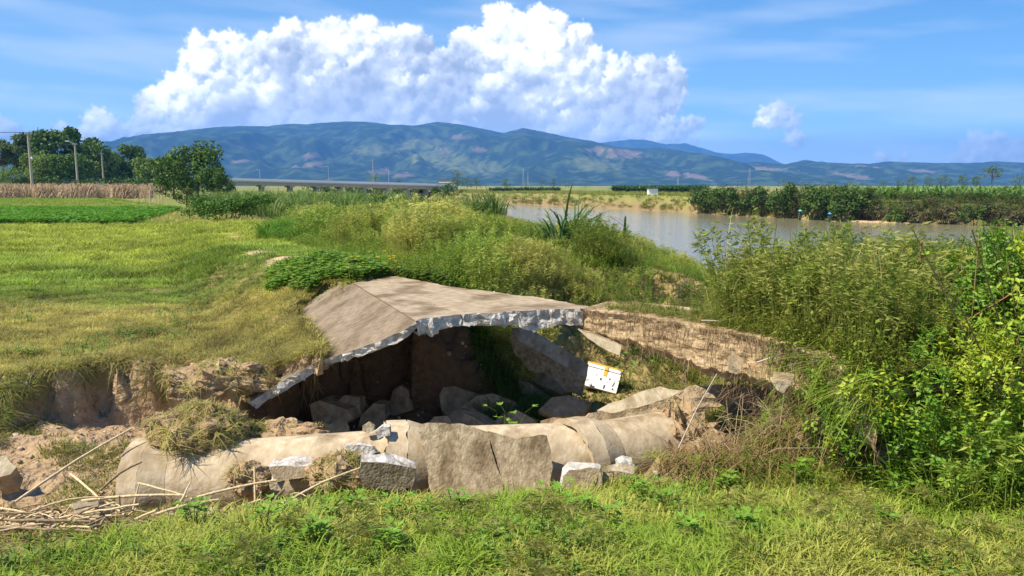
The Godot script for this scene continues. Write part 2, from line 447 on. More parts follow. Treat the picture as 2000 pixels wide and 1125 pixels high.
var RIGHT_PLATE := PackedVector2Array([Vector2(-0.74, 6.0), Vector2(0.0, 6.5), Vector2(0.66, 6.65), Vector2(0.66, 6.8), Vector2(0.4, 7.3), Vector2(-0.62, 8.22), Vector2(-1.42, 9.3), Vector2(-1.72, 8.6)])
var TURF := PackedVector2Array([Vector2(-1.56, 6.34), Vector2(-1.75, 6.5), Vector2(-2.0, 6.62), Vector2(-2.35, 6.78), Vector2(-2.75, 7.05), Vector2(-3.05, 7.4), Vector2(-3.0, 7.7), Vector2(-2.5, 7.7), Vector2(-2.05, 7.65), Vector2(-1.85, 7.2), Vector2(-1.66, 6.7)])

func left_plate_y(x: float, d: float) -> float:
	var p := Vector3(-0.74, 0.6, 6.08)
	var n := (Vector3(-1.68, 0.6, 8.47) - p).cross(Vector3(-2.03, -0.09, 6.18) - p)
	return p.y - (n.x * (x - p.x) + n.z * (d - p.z)) / n.y

func levee_y(x: float, d: float) -> float:                          # the raised road beside the river
	var h := lerpf(lerpf(0.60, 0.30, sstep(10.0, 20.0, d)), 0.0, sstep(20.0, 40.0, d))
	var s := poly_x(SHOULDER, d) - x
	return h * (1.0 - sstep(-0.15, 1.55, s)) * sstep(4.7, 5.6, d + maxf(0.0, x - 1.5) * 0.15)

func edge_dist(poly: PackedVector2Array, p: Vector2) -> float:
	var best := 1e9
	for i in poly.size():
		var q := Geometry2D.get_closest_point_to_segment(p, poly[i], poly[(i + 1) % poly.size()])
		best = minf(best, q.distance_squared_to(p))
	return sqrt(best)

func gully_in(x: float, d: float) -> float:                         # metres inside the washed-out gully, negative outside
	if x < -8.5 or x > 8.2 or d < 2.7 or d > 14.6: return -9.0
	var p := Vector2(x, d)
	p += Vector2(nz.get_noise_2d(x * 9.0, d * 9.0), nz.get_noise_2d(x * 9.0 + 70.0, d * 9.0)) * 0.14 + Vector2(nz2.get_noise_2d(x * 13.0 + 11.0, d * 13.0), nz2.get_noise_2d(x * 13.0, d * 13.0 + 23.0)) * 0.10
	var e := edge_dist(GULLY, p)
	return e if Geometry2D.is_point_in_polygon(p, GULLY) else -e

func far_d(x: float) -> float: return poly_x(FAR, x)

func land_y(x: float, d: float) -> float:                           # without the gully
	var bump := nz.get_noise_2d(x * 2.0, d * 2.0) * 0.05 + nz.get_noise_2d(x * 8.0, d * 8.0) * 0.018
	if d > 20.0: bump *= 2.0
	var s := (x - poly_x(CREST, d)) * 0.9
	var near := levee_y(x, d) + bump - 4.8 * sstep(0.0, 7.5, s) - 0.22 * sstep(3.2, 4.7, d) * (1.0 - sstep(4.8, 6.6, d)) * (1.0 - sstep(2.5, 4.5, absf(x + 0.5)))
	var fd := d - far_d(x)
	if fd < -6.0 or s < 0.0: return near
	var steep := 0.55 if x < 36.0 else 0.8
	var far := -4.2 + 4.1 * sstep(-4.0, 6.0, fd * steep + nz.get_noise_2d(x * 0.9, d * 0.9) * 1.6) + bump
	if fd > 30.0: far = bump * 2.0
	return maxf(near, far)

func ground_y(x: float, d: float) -> float:
	var y := land_y(x, d)
	var e := gully_in(x, d)
	if e > 0.0:
		var floor_y := -0.62
		floor_y = lerpf(floor_y, -0.42, sstep(-1.2, -3.2, x) * sstep(7.2, 6.2, d))
		floor_y = lerpf(floor_y, -0.30, sstep(-3.0, -5.5, x))
		floor_y += 0.10 * maxf(0.0, d - 7.0) * sstep(2.4, 0.8, x)
		floor_y -= 0.16 * maxf(0.0, x - 1.4) * sstep(5.2, 7.0, d)
		floor_y += nz.get_noise_2d(x * 6.0, d * 6.0) * 0.10 + nz2.get_noise_2d(x * 6.0, d * 6.0) * 0.05
		floor_y += 0.52 * exp(-(pow((x + 2.02) / 0.40, 2.0) + pow((d - 5.62) / 0.33, 2.0)))      # the turf clod lying on the pipe's end
		floor_y += 0.26 * exp(-(pow((x + 1.25) / 0.34, 2.0) + pow((d - 5.72) / 0.22, 2.0)))
		floor_y += 0.24 * exp(-(pow((x + 0.95) / 0.32, 2.0) + pow((d - 4.78) / 0.2, 2.0)))
		floor_y += 0.22 * exp(-(pow((x + 1.62) / 0.16, 2.0) + pow((d - 4.93) / 0.16, 2.0)))
		var width := 0.55 if d < 5.75 else (1.15 if d > 7.7 and x > -1.0 else 0.18)
		if x < -4.2: width = 0.8
		var drop := sstep(0.0, width, e + nz2.get_noise_2d(x * 5.0, d * 5.0) * 0.08)
		y = lerpf(y, minf(floor_y, y), drop)
	var p := Vector2(x, d)
	if d > 5.9 and d < 9.6 and x < 0.8 and x > -2.6:
		if Geometry2D.is_point_in_polygon(p, RIGHT_PLATE): y = minf(y, 0.44)
		elif Geometry2D.is_point_in_polygon(p, LEFT_PLATE): y = minf(y, left_plate_y(x, d) - 0.14)
	return y

func top_y(x: float, d: float) -> float:                            # what grass stands on
	if Geometry2D.is_point_in_polygon(Vector2(x, d), TURF): return land_y(x, d) + 0.02
	return ground_y(x, d)

func path_in(x: float, d: float) -> float:
	if d < 9.5 or d > 120.0: return 0.0
	var w := 0.36 + nz.get_noise_2d(x * 3.0, d * 3.0) * 0.5
	return sstep(w + 0.35, w - 0.25, absf(x - poly_x(PATH, d))) * sstep(-0.05, 0.2, nz.get_noise_2d(x * 1.5 + 9.0, d * 1.0) + (0.5 if d > 38.0 else 0.0))

func ground_tint(x: float, d: float, y: float) -> Color:
	var soil := Color(0.47, 0.345, 0.21)
	var hollow_shade := Color(0.16, 0.105, 0.065)  # soil darkened to paint in the shade of the hollow under the slab
	var under := Color(0.23, 0.21, 0.075)
	var e := gully_in(x, d)
	var n := nz.get_noise_2d(x * 4.0, d * 4.0)
	var c := under.lerp(Color(0.40, 0.30, 0.14), sstep(0.0, 0.35, n) * 0.7)
	if e > -0.25:
		c = c.lerp(soil, sstep(-0.12, 0.10, e + n * 0.25))
		if d > 6.3 and x > -2.4: c = c.lerp(hollow_shade, sstep(6.2, 6.8, d) * sstep(0.5, 0.0, x + maxf(0.0, d - 7.6) * 1.2) * 0.92)
		if d > 7.6 and x > 0.4: c = c.lerp(Color(0.36, 0.30, 0.10), 0.7)
	c = c.lerp(Color(0.66, 0.50, 0.31), path_in(x, d))
	var s := (x - poly_x(CREST, d))
	if s > 1.0 and d < far_d(x) - 8.0: c = c.lerp(Color(0.30, 0.24, 0.12), sstep(1.0, 4.0, s))
	var fd := d - far_d(x)
	if s > 2.0 and fd > -10.0:
		if x < 40.0 and fd < 12.0:
			c = Color(0.33, 0.245, 0.13).lerp(Color(0.33, 0.33, 0.11), sstep(-1.5, -0.6, y + n * 1.3))
			c = c.lerp(Color(0.30, 0.34, 0.075), sstep(-0.9, -0.2, y + n * 0.6))
		elif fd < 9.0: c = Color(0.22, 0.18, 0.10).lerp(Color(0.13, 0.15, 0.045), sstep(-2.5, -1.8, y))
		else:
			var strip := nz3.get_noise_2d(x * 0.25, d * 2.2)
			c = Color(0.26, 0.33, 0.07).lerp(Color(0.44, 0.36, 0.17), sstep(0.05, 0.25, strip)).lerp(Color(0.14, 0.23, 0.05), sstep(0.0, -0.25, strip))
	elif d > 46.0 and s < 0.0:
		c = c.lerp(Color(0.27, 0.33, 0.08), 0.7)
	return c

func grow(from: float, to: float, step0: float, ratio: float, most: float) -> Array:
	var out := []
	var s := step0
	var p := from
	while (p < to if step0 > 0.0 else p > to):
		out.append(p)
		p += s
		s *= ratio
		if absf(s) > most: s = most * signf(s)
	out.append(to)
	return out

func grid_mesh(xs: Array, ds: Array) -> MB:
	var mb := MB.new()
	var nx := xs.size()
	var nd := ds.size()
	var ys := PackedFloat32Array()
	ys.resize(nx * nd)
	for j in nd:
		for i in nx: ys[j * nx + i] = ground_y(xs[i], ds[j])
	for j in nd:
		var j0 := maxi(j - 1, 0)
		var j1 := mini(j + 1, nd - 1)
		for i in nx:
			var i0 := maxi(i - 1, 0)
			var i1 := mini(i + 1, nx - 1)
			var y := ys[j * nx + i]
			var gx: float = (ys[j * nx + i1] - ys[j * nx + i0]) / (xs[i1] - xs[i0])
			var gd: float = (ys[j1 * nx + i] - ys[j0 * nx + i]) / (ds[j1] - ds[j0])
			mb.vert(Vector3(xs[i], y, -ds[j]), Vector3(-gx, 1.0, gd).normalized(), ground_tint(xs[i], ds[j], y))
	for j in nd - 1:
		for i in nx - 1:
			var a := j * nx + i
			mb.face(a, a + 1, a + nx + 1)
			mb.face(a, a + nx + 1, a + nx)
	return mb

func build_land() -> void:
	var xs := grow(-6.2, -6000.0, -0.08, 1.09, 500.0)
	xs.reverse()
	xs.append_array(range(1, 206).map(func(k): return -6.2 + k * 0.055))
	xs.append_array(grow(5.15, 7000.0, 0.08, 1.07, 500.0))
	var ds := grow(2.6, -60.0, -0.1, 1.3, 20.0)
	ds.reverse()
	ds.append_array(range(1, 200).map(func(k): return 2.6 + k * 0.055))
	ds.append_array(grow(13.62, 10200.0, 0.08, 1.035, 500.0))
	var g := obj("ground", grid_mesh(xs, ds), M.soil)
	tag(g, "grassy field, eroded sandy gully and river banks", "ground", "", "structure")
	var w := MB.new()
	w.quad(Vector3(-220, -2.5, 40), Vector3(420, -2.5, 40), Vector3(420, -2.5, -460), Vector3(-220, -2.5, -460))
	tag(obj("river", w, M.water), "calm murky brown-green river reflecting the sky", "river", "", "structure")

# ------------------------------------------------------------------ mountains
func ridge(called: String, label: String, line: Array, dist: float, depth: float, seed_: int, clear: Array, rough: float) -> void:
	var f := FastNoiseLite.new()
	f.seed = seed_
	f.fractal_type = FastNoiseLite.FRACTAL_RIDGED
	f.frequency = 0.0006
	f.fractal_octaves = 5
	var mb := MB.new()
	var x0: float = line[0].x
	var x1: float = line[-1].x
	var nx := 520
	var nr := 130
	var ys := PackedFloat32Array()
	ys.resize((nx + 1) * (nr + 1))
	var pts := line.map(func(p): return Vector2(p.x, p.y))
	for j in nr + 1:
		var s := float(j) / nr * 1.25
		for i in nx + 1:
			var x := lerpf(x0, x1, float(i) / nx)
			var d := dist - depth * (1.0 - s)
			var hc := poly_x(pts, x)
			var prof := pow(clampf(s, 0.0, 1.0), 1.15) if s <= 1.0 else 1.0 - (s - 1.0) * 2.0
			var spur := (f.get_noise_2d(x, d * 0.45) - 0.1) * rough + f.get_noise_2d(x * 3.1 + 900.0, d * 1.2) * rough * 0.22
			var mid := sin(clampf(s, 0.0, 1.0) * PI)
			var y := hc * clampf(prof + spur * mid * 0.55, -0.02, 1.02) + nz3.get_noise_2d(x * 0.08, d * 0.08) * 9.0 * mid
			if s < 1.0: y = minf(y, hc * lerpf(0.35, 0.995, s))
			ys[j * (nx + 1) + i] = maxf(y, -6.0) + nz.get_noise_2d(x * 0.022, d * 0.022) * 5.0 * (1.0 if s > 0.05 else 0.0)
	for j in nr + 1:
		var s := float(j) / nr * 1.25
		for i in nx + 1:
			var x := lerpf(x0, x1, float(i) / nx)
			var d := dist - depth * (1.0 - s)
			var y := ys[j * (nx + 1) + i]
			var i0 := maxi(i - 1, 0)
			var i1 := mini(i + 1, nx)
			var j0 := maxi(j - 1, 0)
			var j1 := mini(j + 1, nr)
			var gx: float = (ys[j * (nx + 1) + i1] - ys[j * (nx + 1) + i0]) / ((i1 - i0) * (x1 - x0) / nx)
			var gd: float = (ys[j1 * (nx + 1) + i] - ys[j0 * (nx + 1) + i]) / ((j1 - j0) * depth * 1.25 / nr)
			var forest := Color(0.030, 0.060, 0.026)
			var n := nz.get_noise_2d(x * 0.016, d * 0.016)
			var n2 := nz.get_noise_2d(x * 0.043 + 50.0, d * 0.043)
			var c := forest.lerp(Color(0.085, 0.135, 0.045), sstep(0.0, 0.3, n + n2 * 0.4))
			for q in clear:
				var u := Vector2((x - q[0]) / q[2], (y - q[1]) / q[3]) * 1.45
				if absf(u.x) < 2.0 and absf(u.y) < 2.0:
					var inside := sstep(1.0, 0.8, u.length() + n2 * 0.9 + n * 0.5)
					c = c.lerp(Color(0.40, 0.30, 0.22) if q[4] > 0.5 else Color(0.24, 0.29, 0.10), inside * 0.62)
			mb.vert(Vector3(x, y, -d), Vector3(-gx, 1.0, gd).normalized(), c)
	for j in nr:
		for i in nx:
			var a := j * (nx + 1) + i
			mb.face(a, a + 1, a + nx + 2)
			mb.face(a, a + nx + 2, a + nx + 1)
	tag(obj(called, mb, M.mountain), label, "mountain", "", "structure")

func build_mountains() -> void:
	var main := [Vector3(-5790.44, 41.803, -6000), Vector3(-4822.97, 64.741, -6000), Vector3(-3855.82, 95.288, -6000), Vector3(-3466.8, 141.035, -6000), Vector3(-3270.95, 186.69, -6000), Vector3(-3015.34, 270.157, -6000), Vector3(-2837.81, 345.773, -6000), Vector3(-2566.41, 398.557, -6000), Vector3(-2374.1, 413.616, -6000), Vector3(-2219.84, 436.185, -6000), Vector3(-2028.14, 443.704, -6000), Vector3(-1836.96, 439.945, -6000), Vector3(-1683.19, 458.733, -6000), Vector3(-1530.3, 454.976, -6000), Vector3(-1376.81, 469.998, -6000), Vector3(-1185.4, 477.505, -6000), Vector3(-1032.61, 469.998, -6000), Vector3(-918.178, 454.976, -6000), Vector3(-727.01, 447.462, -6000), Vector3(-573.626, 473.752, -6000), Vector3(-382.574, 454.976, -6000), Vector3(-153.181, 409.852, -6000), Vector3(-57.466, 391.024, -6000), Vector3(76.559, 428.665, -6000), Vector3(229.809, 402.323, -6000), Vector3(383.298, 368.41, -6000), Vector3(575.326, 338.223, -6000), Vector3(767.86, 292.868, -6000), Vector3(921.735, 277.73, -6000), Vector3(1113.58, 285.3, -6000), Vector3(1268.64, 232.255, -6000), Vector3(1462.55, 179.087, -6000), Vector3(1617.3, 156.263, -6000), Vector3(1850.03, 114.36, -6000), Vector3(2160.51, 68.561, -6000), Vector3(2509.19, 41.803, -6000)]
	var low := [Vector3(502.005, 23.186, -5200), Vector3(835.913, 59.64, -5200), Vector3(1101.67, 122.45, -5200), Vector3(1267.86, 145.541, -5200), Vector3(1434.68, 145.541, -5200), Vector3(1601.11, 155.429, -5200), Vector3(1768.77, 135.648, -5200), Vector3(1907.36, 168.605, -5200), Vector3(2001.55, 152.133, -5200), Vector3(2168.7, 145.541, -5200), Vector3(2335.72, 142.244, -5200), Vector3(2468.17, 158.724, -5200), Vector3(2668.95, 148.837, -5200), Vector3(2869.12, 148.837, -5200), Vector3(3002.57, 148.837, -5200), Vector3(3168.59, 158.724, -5200), Vector3(3336.19, 148.837, -5200), Vector3(3668.6, 162.018, -5200), Vector3(4170.93, 142.244, -5200), Vector3(5009.25, 109.243, -5200), Vector3(6016.08, 76.188, -5200)]
	var back := [Vector3(0, 218.905, -10500), Vector3(672.099, 484.789, -10500), Vector3(1007.4, 544.372, -10500), Vector3(1342.65, 577.435, -10500), Vector3(1556.96, 603.866, -10500), Vector3(1758.43, 597.26, -10500), Vector3(2014.97, 537.756, -10500), Vector3(2283.25, 550.987, -10500), Vector3(2690.17, 431.753, -10500), Vector3(2892.65, 411.846, -10500), Vector3(3093.7, 431.753, -10500), Vector3(3310, 405.208, -10500), Vector3(3502.42, 312.165, -10500), Vector3(4050.96, 118.745, -10500)]
	var cl := []
	var bare: Array = [Vector3(623.096, 188.7, -5400), Vector3(-1414.57, 123.668, -5400), Vector3(-1163.59, 171.606, -5400), Vector3(-415.123, 216.021, -5400), Vector3(-190.296, 209.194, -5400), Vector3(833.34, 61.87, -5400), Vector3(-345.139, 311.361, -5400), Vector3(-1075.15, 109.951, -5400), Vector3(-694.22, 75.619, -5400), Vector3(-538.333, 51.553, -5400), Vector3(920.528, 44.671, -5400), Vector3(501.69, 209.194, -5400), Vector3(768.231, 202.365, -5400), Vector3(-1682.65, 96.225, -5400)]
	var size := [210.0, 38.0, 66.0, 84.0, 62.0, 62.0, 90.0, 76.0, 62.0, 56.0, 76.0, 90.0, 62.0, 62.0]
	for i in bare.size(): cl.append([bare[i].x, bare[i].y, size[i], size[i] * (0.24 if i == 0 else 0.38), 1.0])
	var pale: Array = [Vector3(-484.71, 181.864, -5400), Vector3(-329.318, 130.523, -5400), Vector3(-587.364, 267.151, -5400), Vector3(-173.469, 96.225, -5400), Vector3(416.153, 113.381, -5400), Vector3(-830.246, 216.021, -5400)]
	for p in pale: cl.append([p.x, p.y, 210.0, 62.0, 0.0])
	ridge("mountain_range", "long blue-green mountain ridge under the cumulus bank with bare clearings", main, 6000.0, 2500.0, 11, cl, 0.85)
	var cl2 := []
	var bare2: Array = [Vector3(1206.96, 110.835, -4700), Vector3(1327.98, 101.883, -4700), Vector3(1085.72, 128.725, -4700), Vector3(1753.13, 48.078, -4700), Vector3(1961.31, 110.835, -4700), Vector3(1239.18, 51.071, -4700), Vector3(1449.19, 89.94, -4700), Vector3(2294.93, 83.965, -4700), Vector3(1718.78, 134.685, -4700)]
	for i in bare2.size(): cl2.append([bare2[i].x, bare2[i].y, [150.0, 182.0, 105.0, 90.0, 126.0, 56.0, 126.0, 140.0, 62.0][i], [32.0, 28.0, 32.0, 38.0, 21.0, 21.0, 21.0, 18.0, 17.0][i], 1.0])
	ridge("low_hills", "lower wooded hills on the right with pinkish cleared slopes", low, 5200.0, 1600.0, 23, cl2, 0.8)
	ridge("far_mountain", "pale blue distant peak behind the right end of the ridge", back, 10500.0, 1500.0, 31, [], 0.3)

# ------------------------------------------------------------------ concrete, pipes and rubble
func ring_of(pts: Array, step: float, amp: float, key: float, seam := []) -> Array:
	var out := []
	for i in pts.size():
		var a: Vector3 = pts[i]
		var b: Vector3 = pts[(i + 1) % pts.size()]
		var m := maxi(1, int(a.distance_to(b) / step))
		for k in m:
			var p := a.lerp(b, float(k) / m)
			var side := (b - a).normalized()
			var j := Vector3(nz2.get_noise_3d(p.x * 14.0 + key, p.y * 14.0, p.z * 14.0), nz2.get_noise_3d(p.x * 14.0, p.y * 14.0 + key, p.z * 14.0 + 31.0), nz2.get_noise_3d(p.x * 14.0 + 77.0, p.y * 14.0, p.z * 14.0 + key))
			var keep := 0.35 if k == 0 else 1.0
			if seam.size() and Geometry3D.get_closest_point_to_segment(p, seam[0], seam[1]).distance_to(p) < 0.04: keep = 0.03
			out.append(p + (j - side * j.dot(side) * 0.5) * amp * keep)
	return out

func slab_meshes(pts: Array, back: Vector3, step: float, amp: float, key: float, rows := 3, inset := 0.0, seam := []) -> Array:
	var n := Vector3.ZERO
	for i in pts.size():
		n += (pts[i] as Vector3).cross(pts[(i + 1) % pts.size()])
	n = n.normalized()
	var src := pts.duplicate()
	if n.dot(back) > 0.0:
		src.reverse()
		n = -n
	var e1: Vector3 = (src[1] - src[0]).normalized()
	e1 = (e1 - n * e1.dot(n)).normalized()
	var e2 := n.cross(e1)
	var ring := ring_of(src, step, amp, key, seam)
	var mid := Vector3.ZERO
	for p in ring: mid += p
	mid /= ring.size()
	var flat := PackedVector2Array()
	for i in ring.size():
		ring[i] -= n * (ring[i] - mid).dot(n) * 0.85
		flat.append(Vector2((ring[i] - mid).dot(e1), (ring[i] - mid).dot(e2)))
	var tris := Geometry2D.triangulate_polygon(flat)
	var face := MB.new()
	for t in range(0, tris.size(), 3):
		var a := tris[t]
		var b := tris[t + 1]
		var c := tris[t + 2]
		if (flat[b] - flat[a]).cross(flat[c] - flat[a]) < 0.0:
			var s := b
			b = c
			c = s
		face.tri(ring[a], ring[b], ring[c])
	var edge := MB.new()
	var prev := ring
	var m := ring.size()
	for r in range(1, rows + 1):
		var cur := []
		var t := float(r) / rows
		for i in m:
			var p: Vector3 = ring[i] + back * t * (1.0 + 0.9 * nz2.get_noise_3d(ring[i].x * 7.0 + key, ring[i].y * 7.0, ring[i].z * 7.0))
			var rough := amp * (0.9 if r < rows else 0.7)
			var jj := Vector3(nz2.get_noise_3d(p.x * 30.0, p.y * 30.0 + key, p.z * 30.0), nz2.get_noise_3d(p.x * 30.0 + 9.0, p.y * 30.0, p.z * 30.0 + key), nz2.get_noise_3d(p.x * 30.0 + key, p.y * 30.0 + 5.0, p.z * 30.0)) * rough
			var inward: Vector3 = (mid - ring[i]).normalized() * inset * t
			cur.append(p + jj + inward)
		for i in m:
			var k := (i + 1) % m
			if seam.size() and Geometry3D.get_closest_point_to_segment((ring[i] + ring[k]) * 0.5, seam[0], seam[1]).distance_to((ring[i] + ring[k]) * 0.5) < 0.012: continue
			edge.tri(prev[i], cur[i], cur[k]); edge.tri(prev[i], cur[k], prev[k])
		prev = cur
	for t in range(0, tris.size(), 3):
		var a := tris[t]
		var b := tris[t + 1]
		var c := tris[t + 2]
		if (flat[b] - flat[a]).cross(flat[c] - flat[a]) < 0.0:
			var s := b
			b = c
			c = s
		edge.tri(prev[a], prev[c], prev[b])
	return [face, edge, mid]

func shift(mb: MB, by: Vector3) -> MB:
	for i in mb.v.size(): mb.v[i] -= by
	return mb

func chunk(called: String, label: String, category: String, pts: Array, back: Vector3, face_mat: Material, edge_mat: Material, amp := 0.035, group := "", step := 0.05, key := -1.0) -> Node3D:
	var r := slab_meshes(pts, back, step, amp, key if key >= 0.0 else float(names.size()) * 3.7, 3)
	var mid: Vector3 = r[2] + back * 0.5
	var o := thing(called, label, category, mid, group)
	obj("face", shift(r[0], mid), face_mat, o)
	obj("broken_edge", shift(r[1], mid), edge_mat, o)
	return o

func lathe(mb: MB, at: Vector3, axis: Vector3, prof: Array, sides: int, wob := 0.0) -> void:
	var s := axis.cross(Vector3.UP if absf(axis.y) < 0.9 else Vector3.BACK).normalized()
	var u := axis.cross(s)
	for k in prof.size() - 1:
		var p: Vector2 = prof[k]
		var q: Vector2 = prof[k + 1]
		var tl := (q - p).normalized()
		var base := mb.v.size()
		for e in 2:
			var w: Vector2 = p if e == 0 else q
			for i in sides + 1:
				var a := TAU * i / sides
				var o := s * cos(a) + u * sin(a)
				var off := wob * nz2.get_noise_3d(cos(a) * 6.0, sin(a) * 6.0, w.x * 8.0)
				mb.vert(at + axis * (w.x + off) + o * w.y, (o * tl.x - axis * tl.y).normalized())
		for i in sides:
			var a := base + i
			var b := base + sides + 1 + i
			mb.face(a, a + 1, b + 1)
			mb.face(a, b + 1, b)

func pipe(label: String, from: Vector3, to: Vector3, r: float, ragged := 0.0) -> Node3D:
	var ax := (to - from).normalized()
	var ln := from.distance_to(to)
	var o := thing("concrete_pipe", label, "pipe", from, "")
	var body := MB.new()
	var t := 0.045
	lathe(body, Vector3.ZERO, ax, [Vector2(0.30, r - t), Vector2(0.30, r), Vector2(ln * 0.6, r), Vector2(ln, r)], 72)
	lathe(body, Vector3.ZERO, ax, [Vector2(ln, r), Vector2(ln, r - t)], 72)
	lathe(body, Vector3.ZERO, ax, [Vector2(ln, r - t), Vector2(0.30, r - t)], 72)
	obj("barrel", body, M.pipe_concrete, o)
	var sock := MB.new()
	lathe(sock, Vector3.ZERO, ax, [Vector2(0.28, r - 0.02), Vector2(0.07, r + 0.012), Vector2(0.0, r + 0.015)], 72, ragged)
	lathe(sock, Vector3.ZERO, ax, [Vector2(0.0, r + 0.015), Vector2(0.0, r + 0.055)], 72, ragged)
	lathe(sock, Vector3.ZERO, ax, [Vector2(0.0, r + 0.055), Vector2(0.135, r + 0.055)], 72, ragged * 0.5)
	lathe(sock, Vector3.ZERO, ax, [Vector2(0.135, r + 0.055), Vector2(0.30, r + 0.002)], 72)
	obj("socket", sock, M.pipe_concrete, o)
	return o

func build_road() -> void:
	var road := thing("concrete_road_slab", "large cracked concrete road slab hanging over the washed-out hollow", "road slab", Vector3(-0.6, 0.4, -7.2))
	var right: Array = [Vector3(-0.753, 0.6, -6.08), Vector3(-0.694, 0.6, -6.2), Vector3(-0.421, 0.6, -6.401), Vector3(0, 0.6, -6.547), Vector3(0.349, 0.6, -6.644), Vector3(0.603, 0.6, -6.7), Vector3(0.669, 0.6, -6.787), Vector3(0.381, 0.6, -7.253), Vector3(-0.643, 0.6, -8.189), Vector3(-1.418, 0.6, -9.232), Vector3(-1.723, 0.6, -8.494)]
	var left: Array = [Vector3(-1.739, 0.59, -8.575), Vector3(-0.755, 0.596, -6.102), Vector3(-0.817, 0.55, -6.043), Vector3(-1.047, 0.434, -6.095), Vector3(-1.324, 0.315, -6.25), Vector3(-1.595, 0.201, -6.416), Vector3(-1.888, 0.048, -6.455), Vector3(-2.166, -0.125, -6.364)]
	for p in [Vector2(-2.5, 7.0), Vector2(-2.6, 8.3), Vector2(-2.35, 9.2)]: left.append(Vector3(p.x, left_plate_y(p.x, p.y), -p.y))
	var r := slab_meshes(right, Vector3(0, -0.108, 0), 0.022, 0.042, 3.0, 4, -0.015, [right[-1], right[0]])
	var mid := road.position
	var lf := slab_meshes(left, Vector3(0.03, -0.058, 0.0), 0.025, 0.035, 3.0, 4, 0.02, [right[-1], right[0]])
	var level := obj("level_plate", shift(r[0], mid), M.road_top, road)
	obj("broken_edge", shift(r[1], mid), M.broken_concrete, level)
	var sunk := obj("sunken_plate", shift(lf[0], mid), M.road_darker, road)
	tag(sunk, "darker rough plate sloping down to the left")
	obj("broken_edge", shift(lf[1], mid), M.broken_concrete, sunk)
	# turf and soil still lying on the low side of the plate
	var ov := thing("turf_overhang", "ragged turf and soil overhanging the low left end of the road slab", "turf", Vector3(-2.2, 0.0, -7.0))
	var tm := MB.new()
	var sm := MB.new()
	var st := 0.045
	for j in range(0, 34):
		for i in range(0, 36):
			var x := -3.1 + i * st
			var d := 6.3 + j * st
			var ins := func(xx: float, dd: float) -> bool:
				return Geometry2D.is_point_in_polygon(Vector2(xx + nz2.get_noise_2d(xx * 14.0, dd * 14.0) * 0.09, dd + nz2.get_noise_2d(xx * 14.0 + 40.0, dd * 14.0) * 0.09), TURF)
			if not ins.call(x + st * 0.5, d + st * 0.5): continue
			var pt := func(xx: float, dd: float, low: float) -> Vector3:
				var y := land_y(xx, dd) + 0.015
				var dep := 0.20 + nz.get_noise_2d(xx * 9.0, dd * 9.0) * 0.08
				var off := Vector3(nz2.get_noise_2d(xx * 20.0, dd * 20.0 + low * 9.0), 0, nz2.get_noise_2d(xx * 20.0 + 9.0, dd * 20.0 + low * 7.0)) * 0.05
				return Vector3(xx, y - dep * low, -dd) + off - Vector3(-2.2, 0.0, -7.0)
			var c := [pt.call(x, d, 0.0), pt.call(x + st, d, 0.0), pt.call(x + st, d + st, 0.0), pt.call(x, d + st, 0.0)]
			tm.quad(c[0], c[1], c[2], c[3], Color(0.27, 0.235, 0.10))
			var nb := [[0, -1, 0, 1], [1, 0, 1, 2], [0, 1, 2, 3], [-1, 0, 3, 0]]
			var co := [Vector2(x, d), Vector2(x + st, d), Vector2(x + st, d + st), Vector2(x, d + st)]
			for q in nb:
				if ins.call(x + st * (0.5 + q[0]), d + st * (0.5 + q[1])): continue
				var a: Vector2 = co[q[2]]
				var b: Vector2 = co[q[3]]
				var up_a: Vector3 = c[q[2]]
				var up_b: Vector3 = c[q[3]]
				for k in 3:
					var dn_a: Vector3 = pt.call(a.x, a.y, (k + 1) / 3.0)
					var dn_b: Vector3 = pt.call(b.x, b.y, (k + 1) / 3.0)
					sm.quad(dn_a, dn_b, up_b, up_a, Color(0.56, 0.39, 0.22) * rf(0.85, 1.1))
					up_a = dn_a
					up_b = dn_b
	obj("turf_top", tm, M.soil, ov)
	obj("soil_face", sm, M.soil, ov)

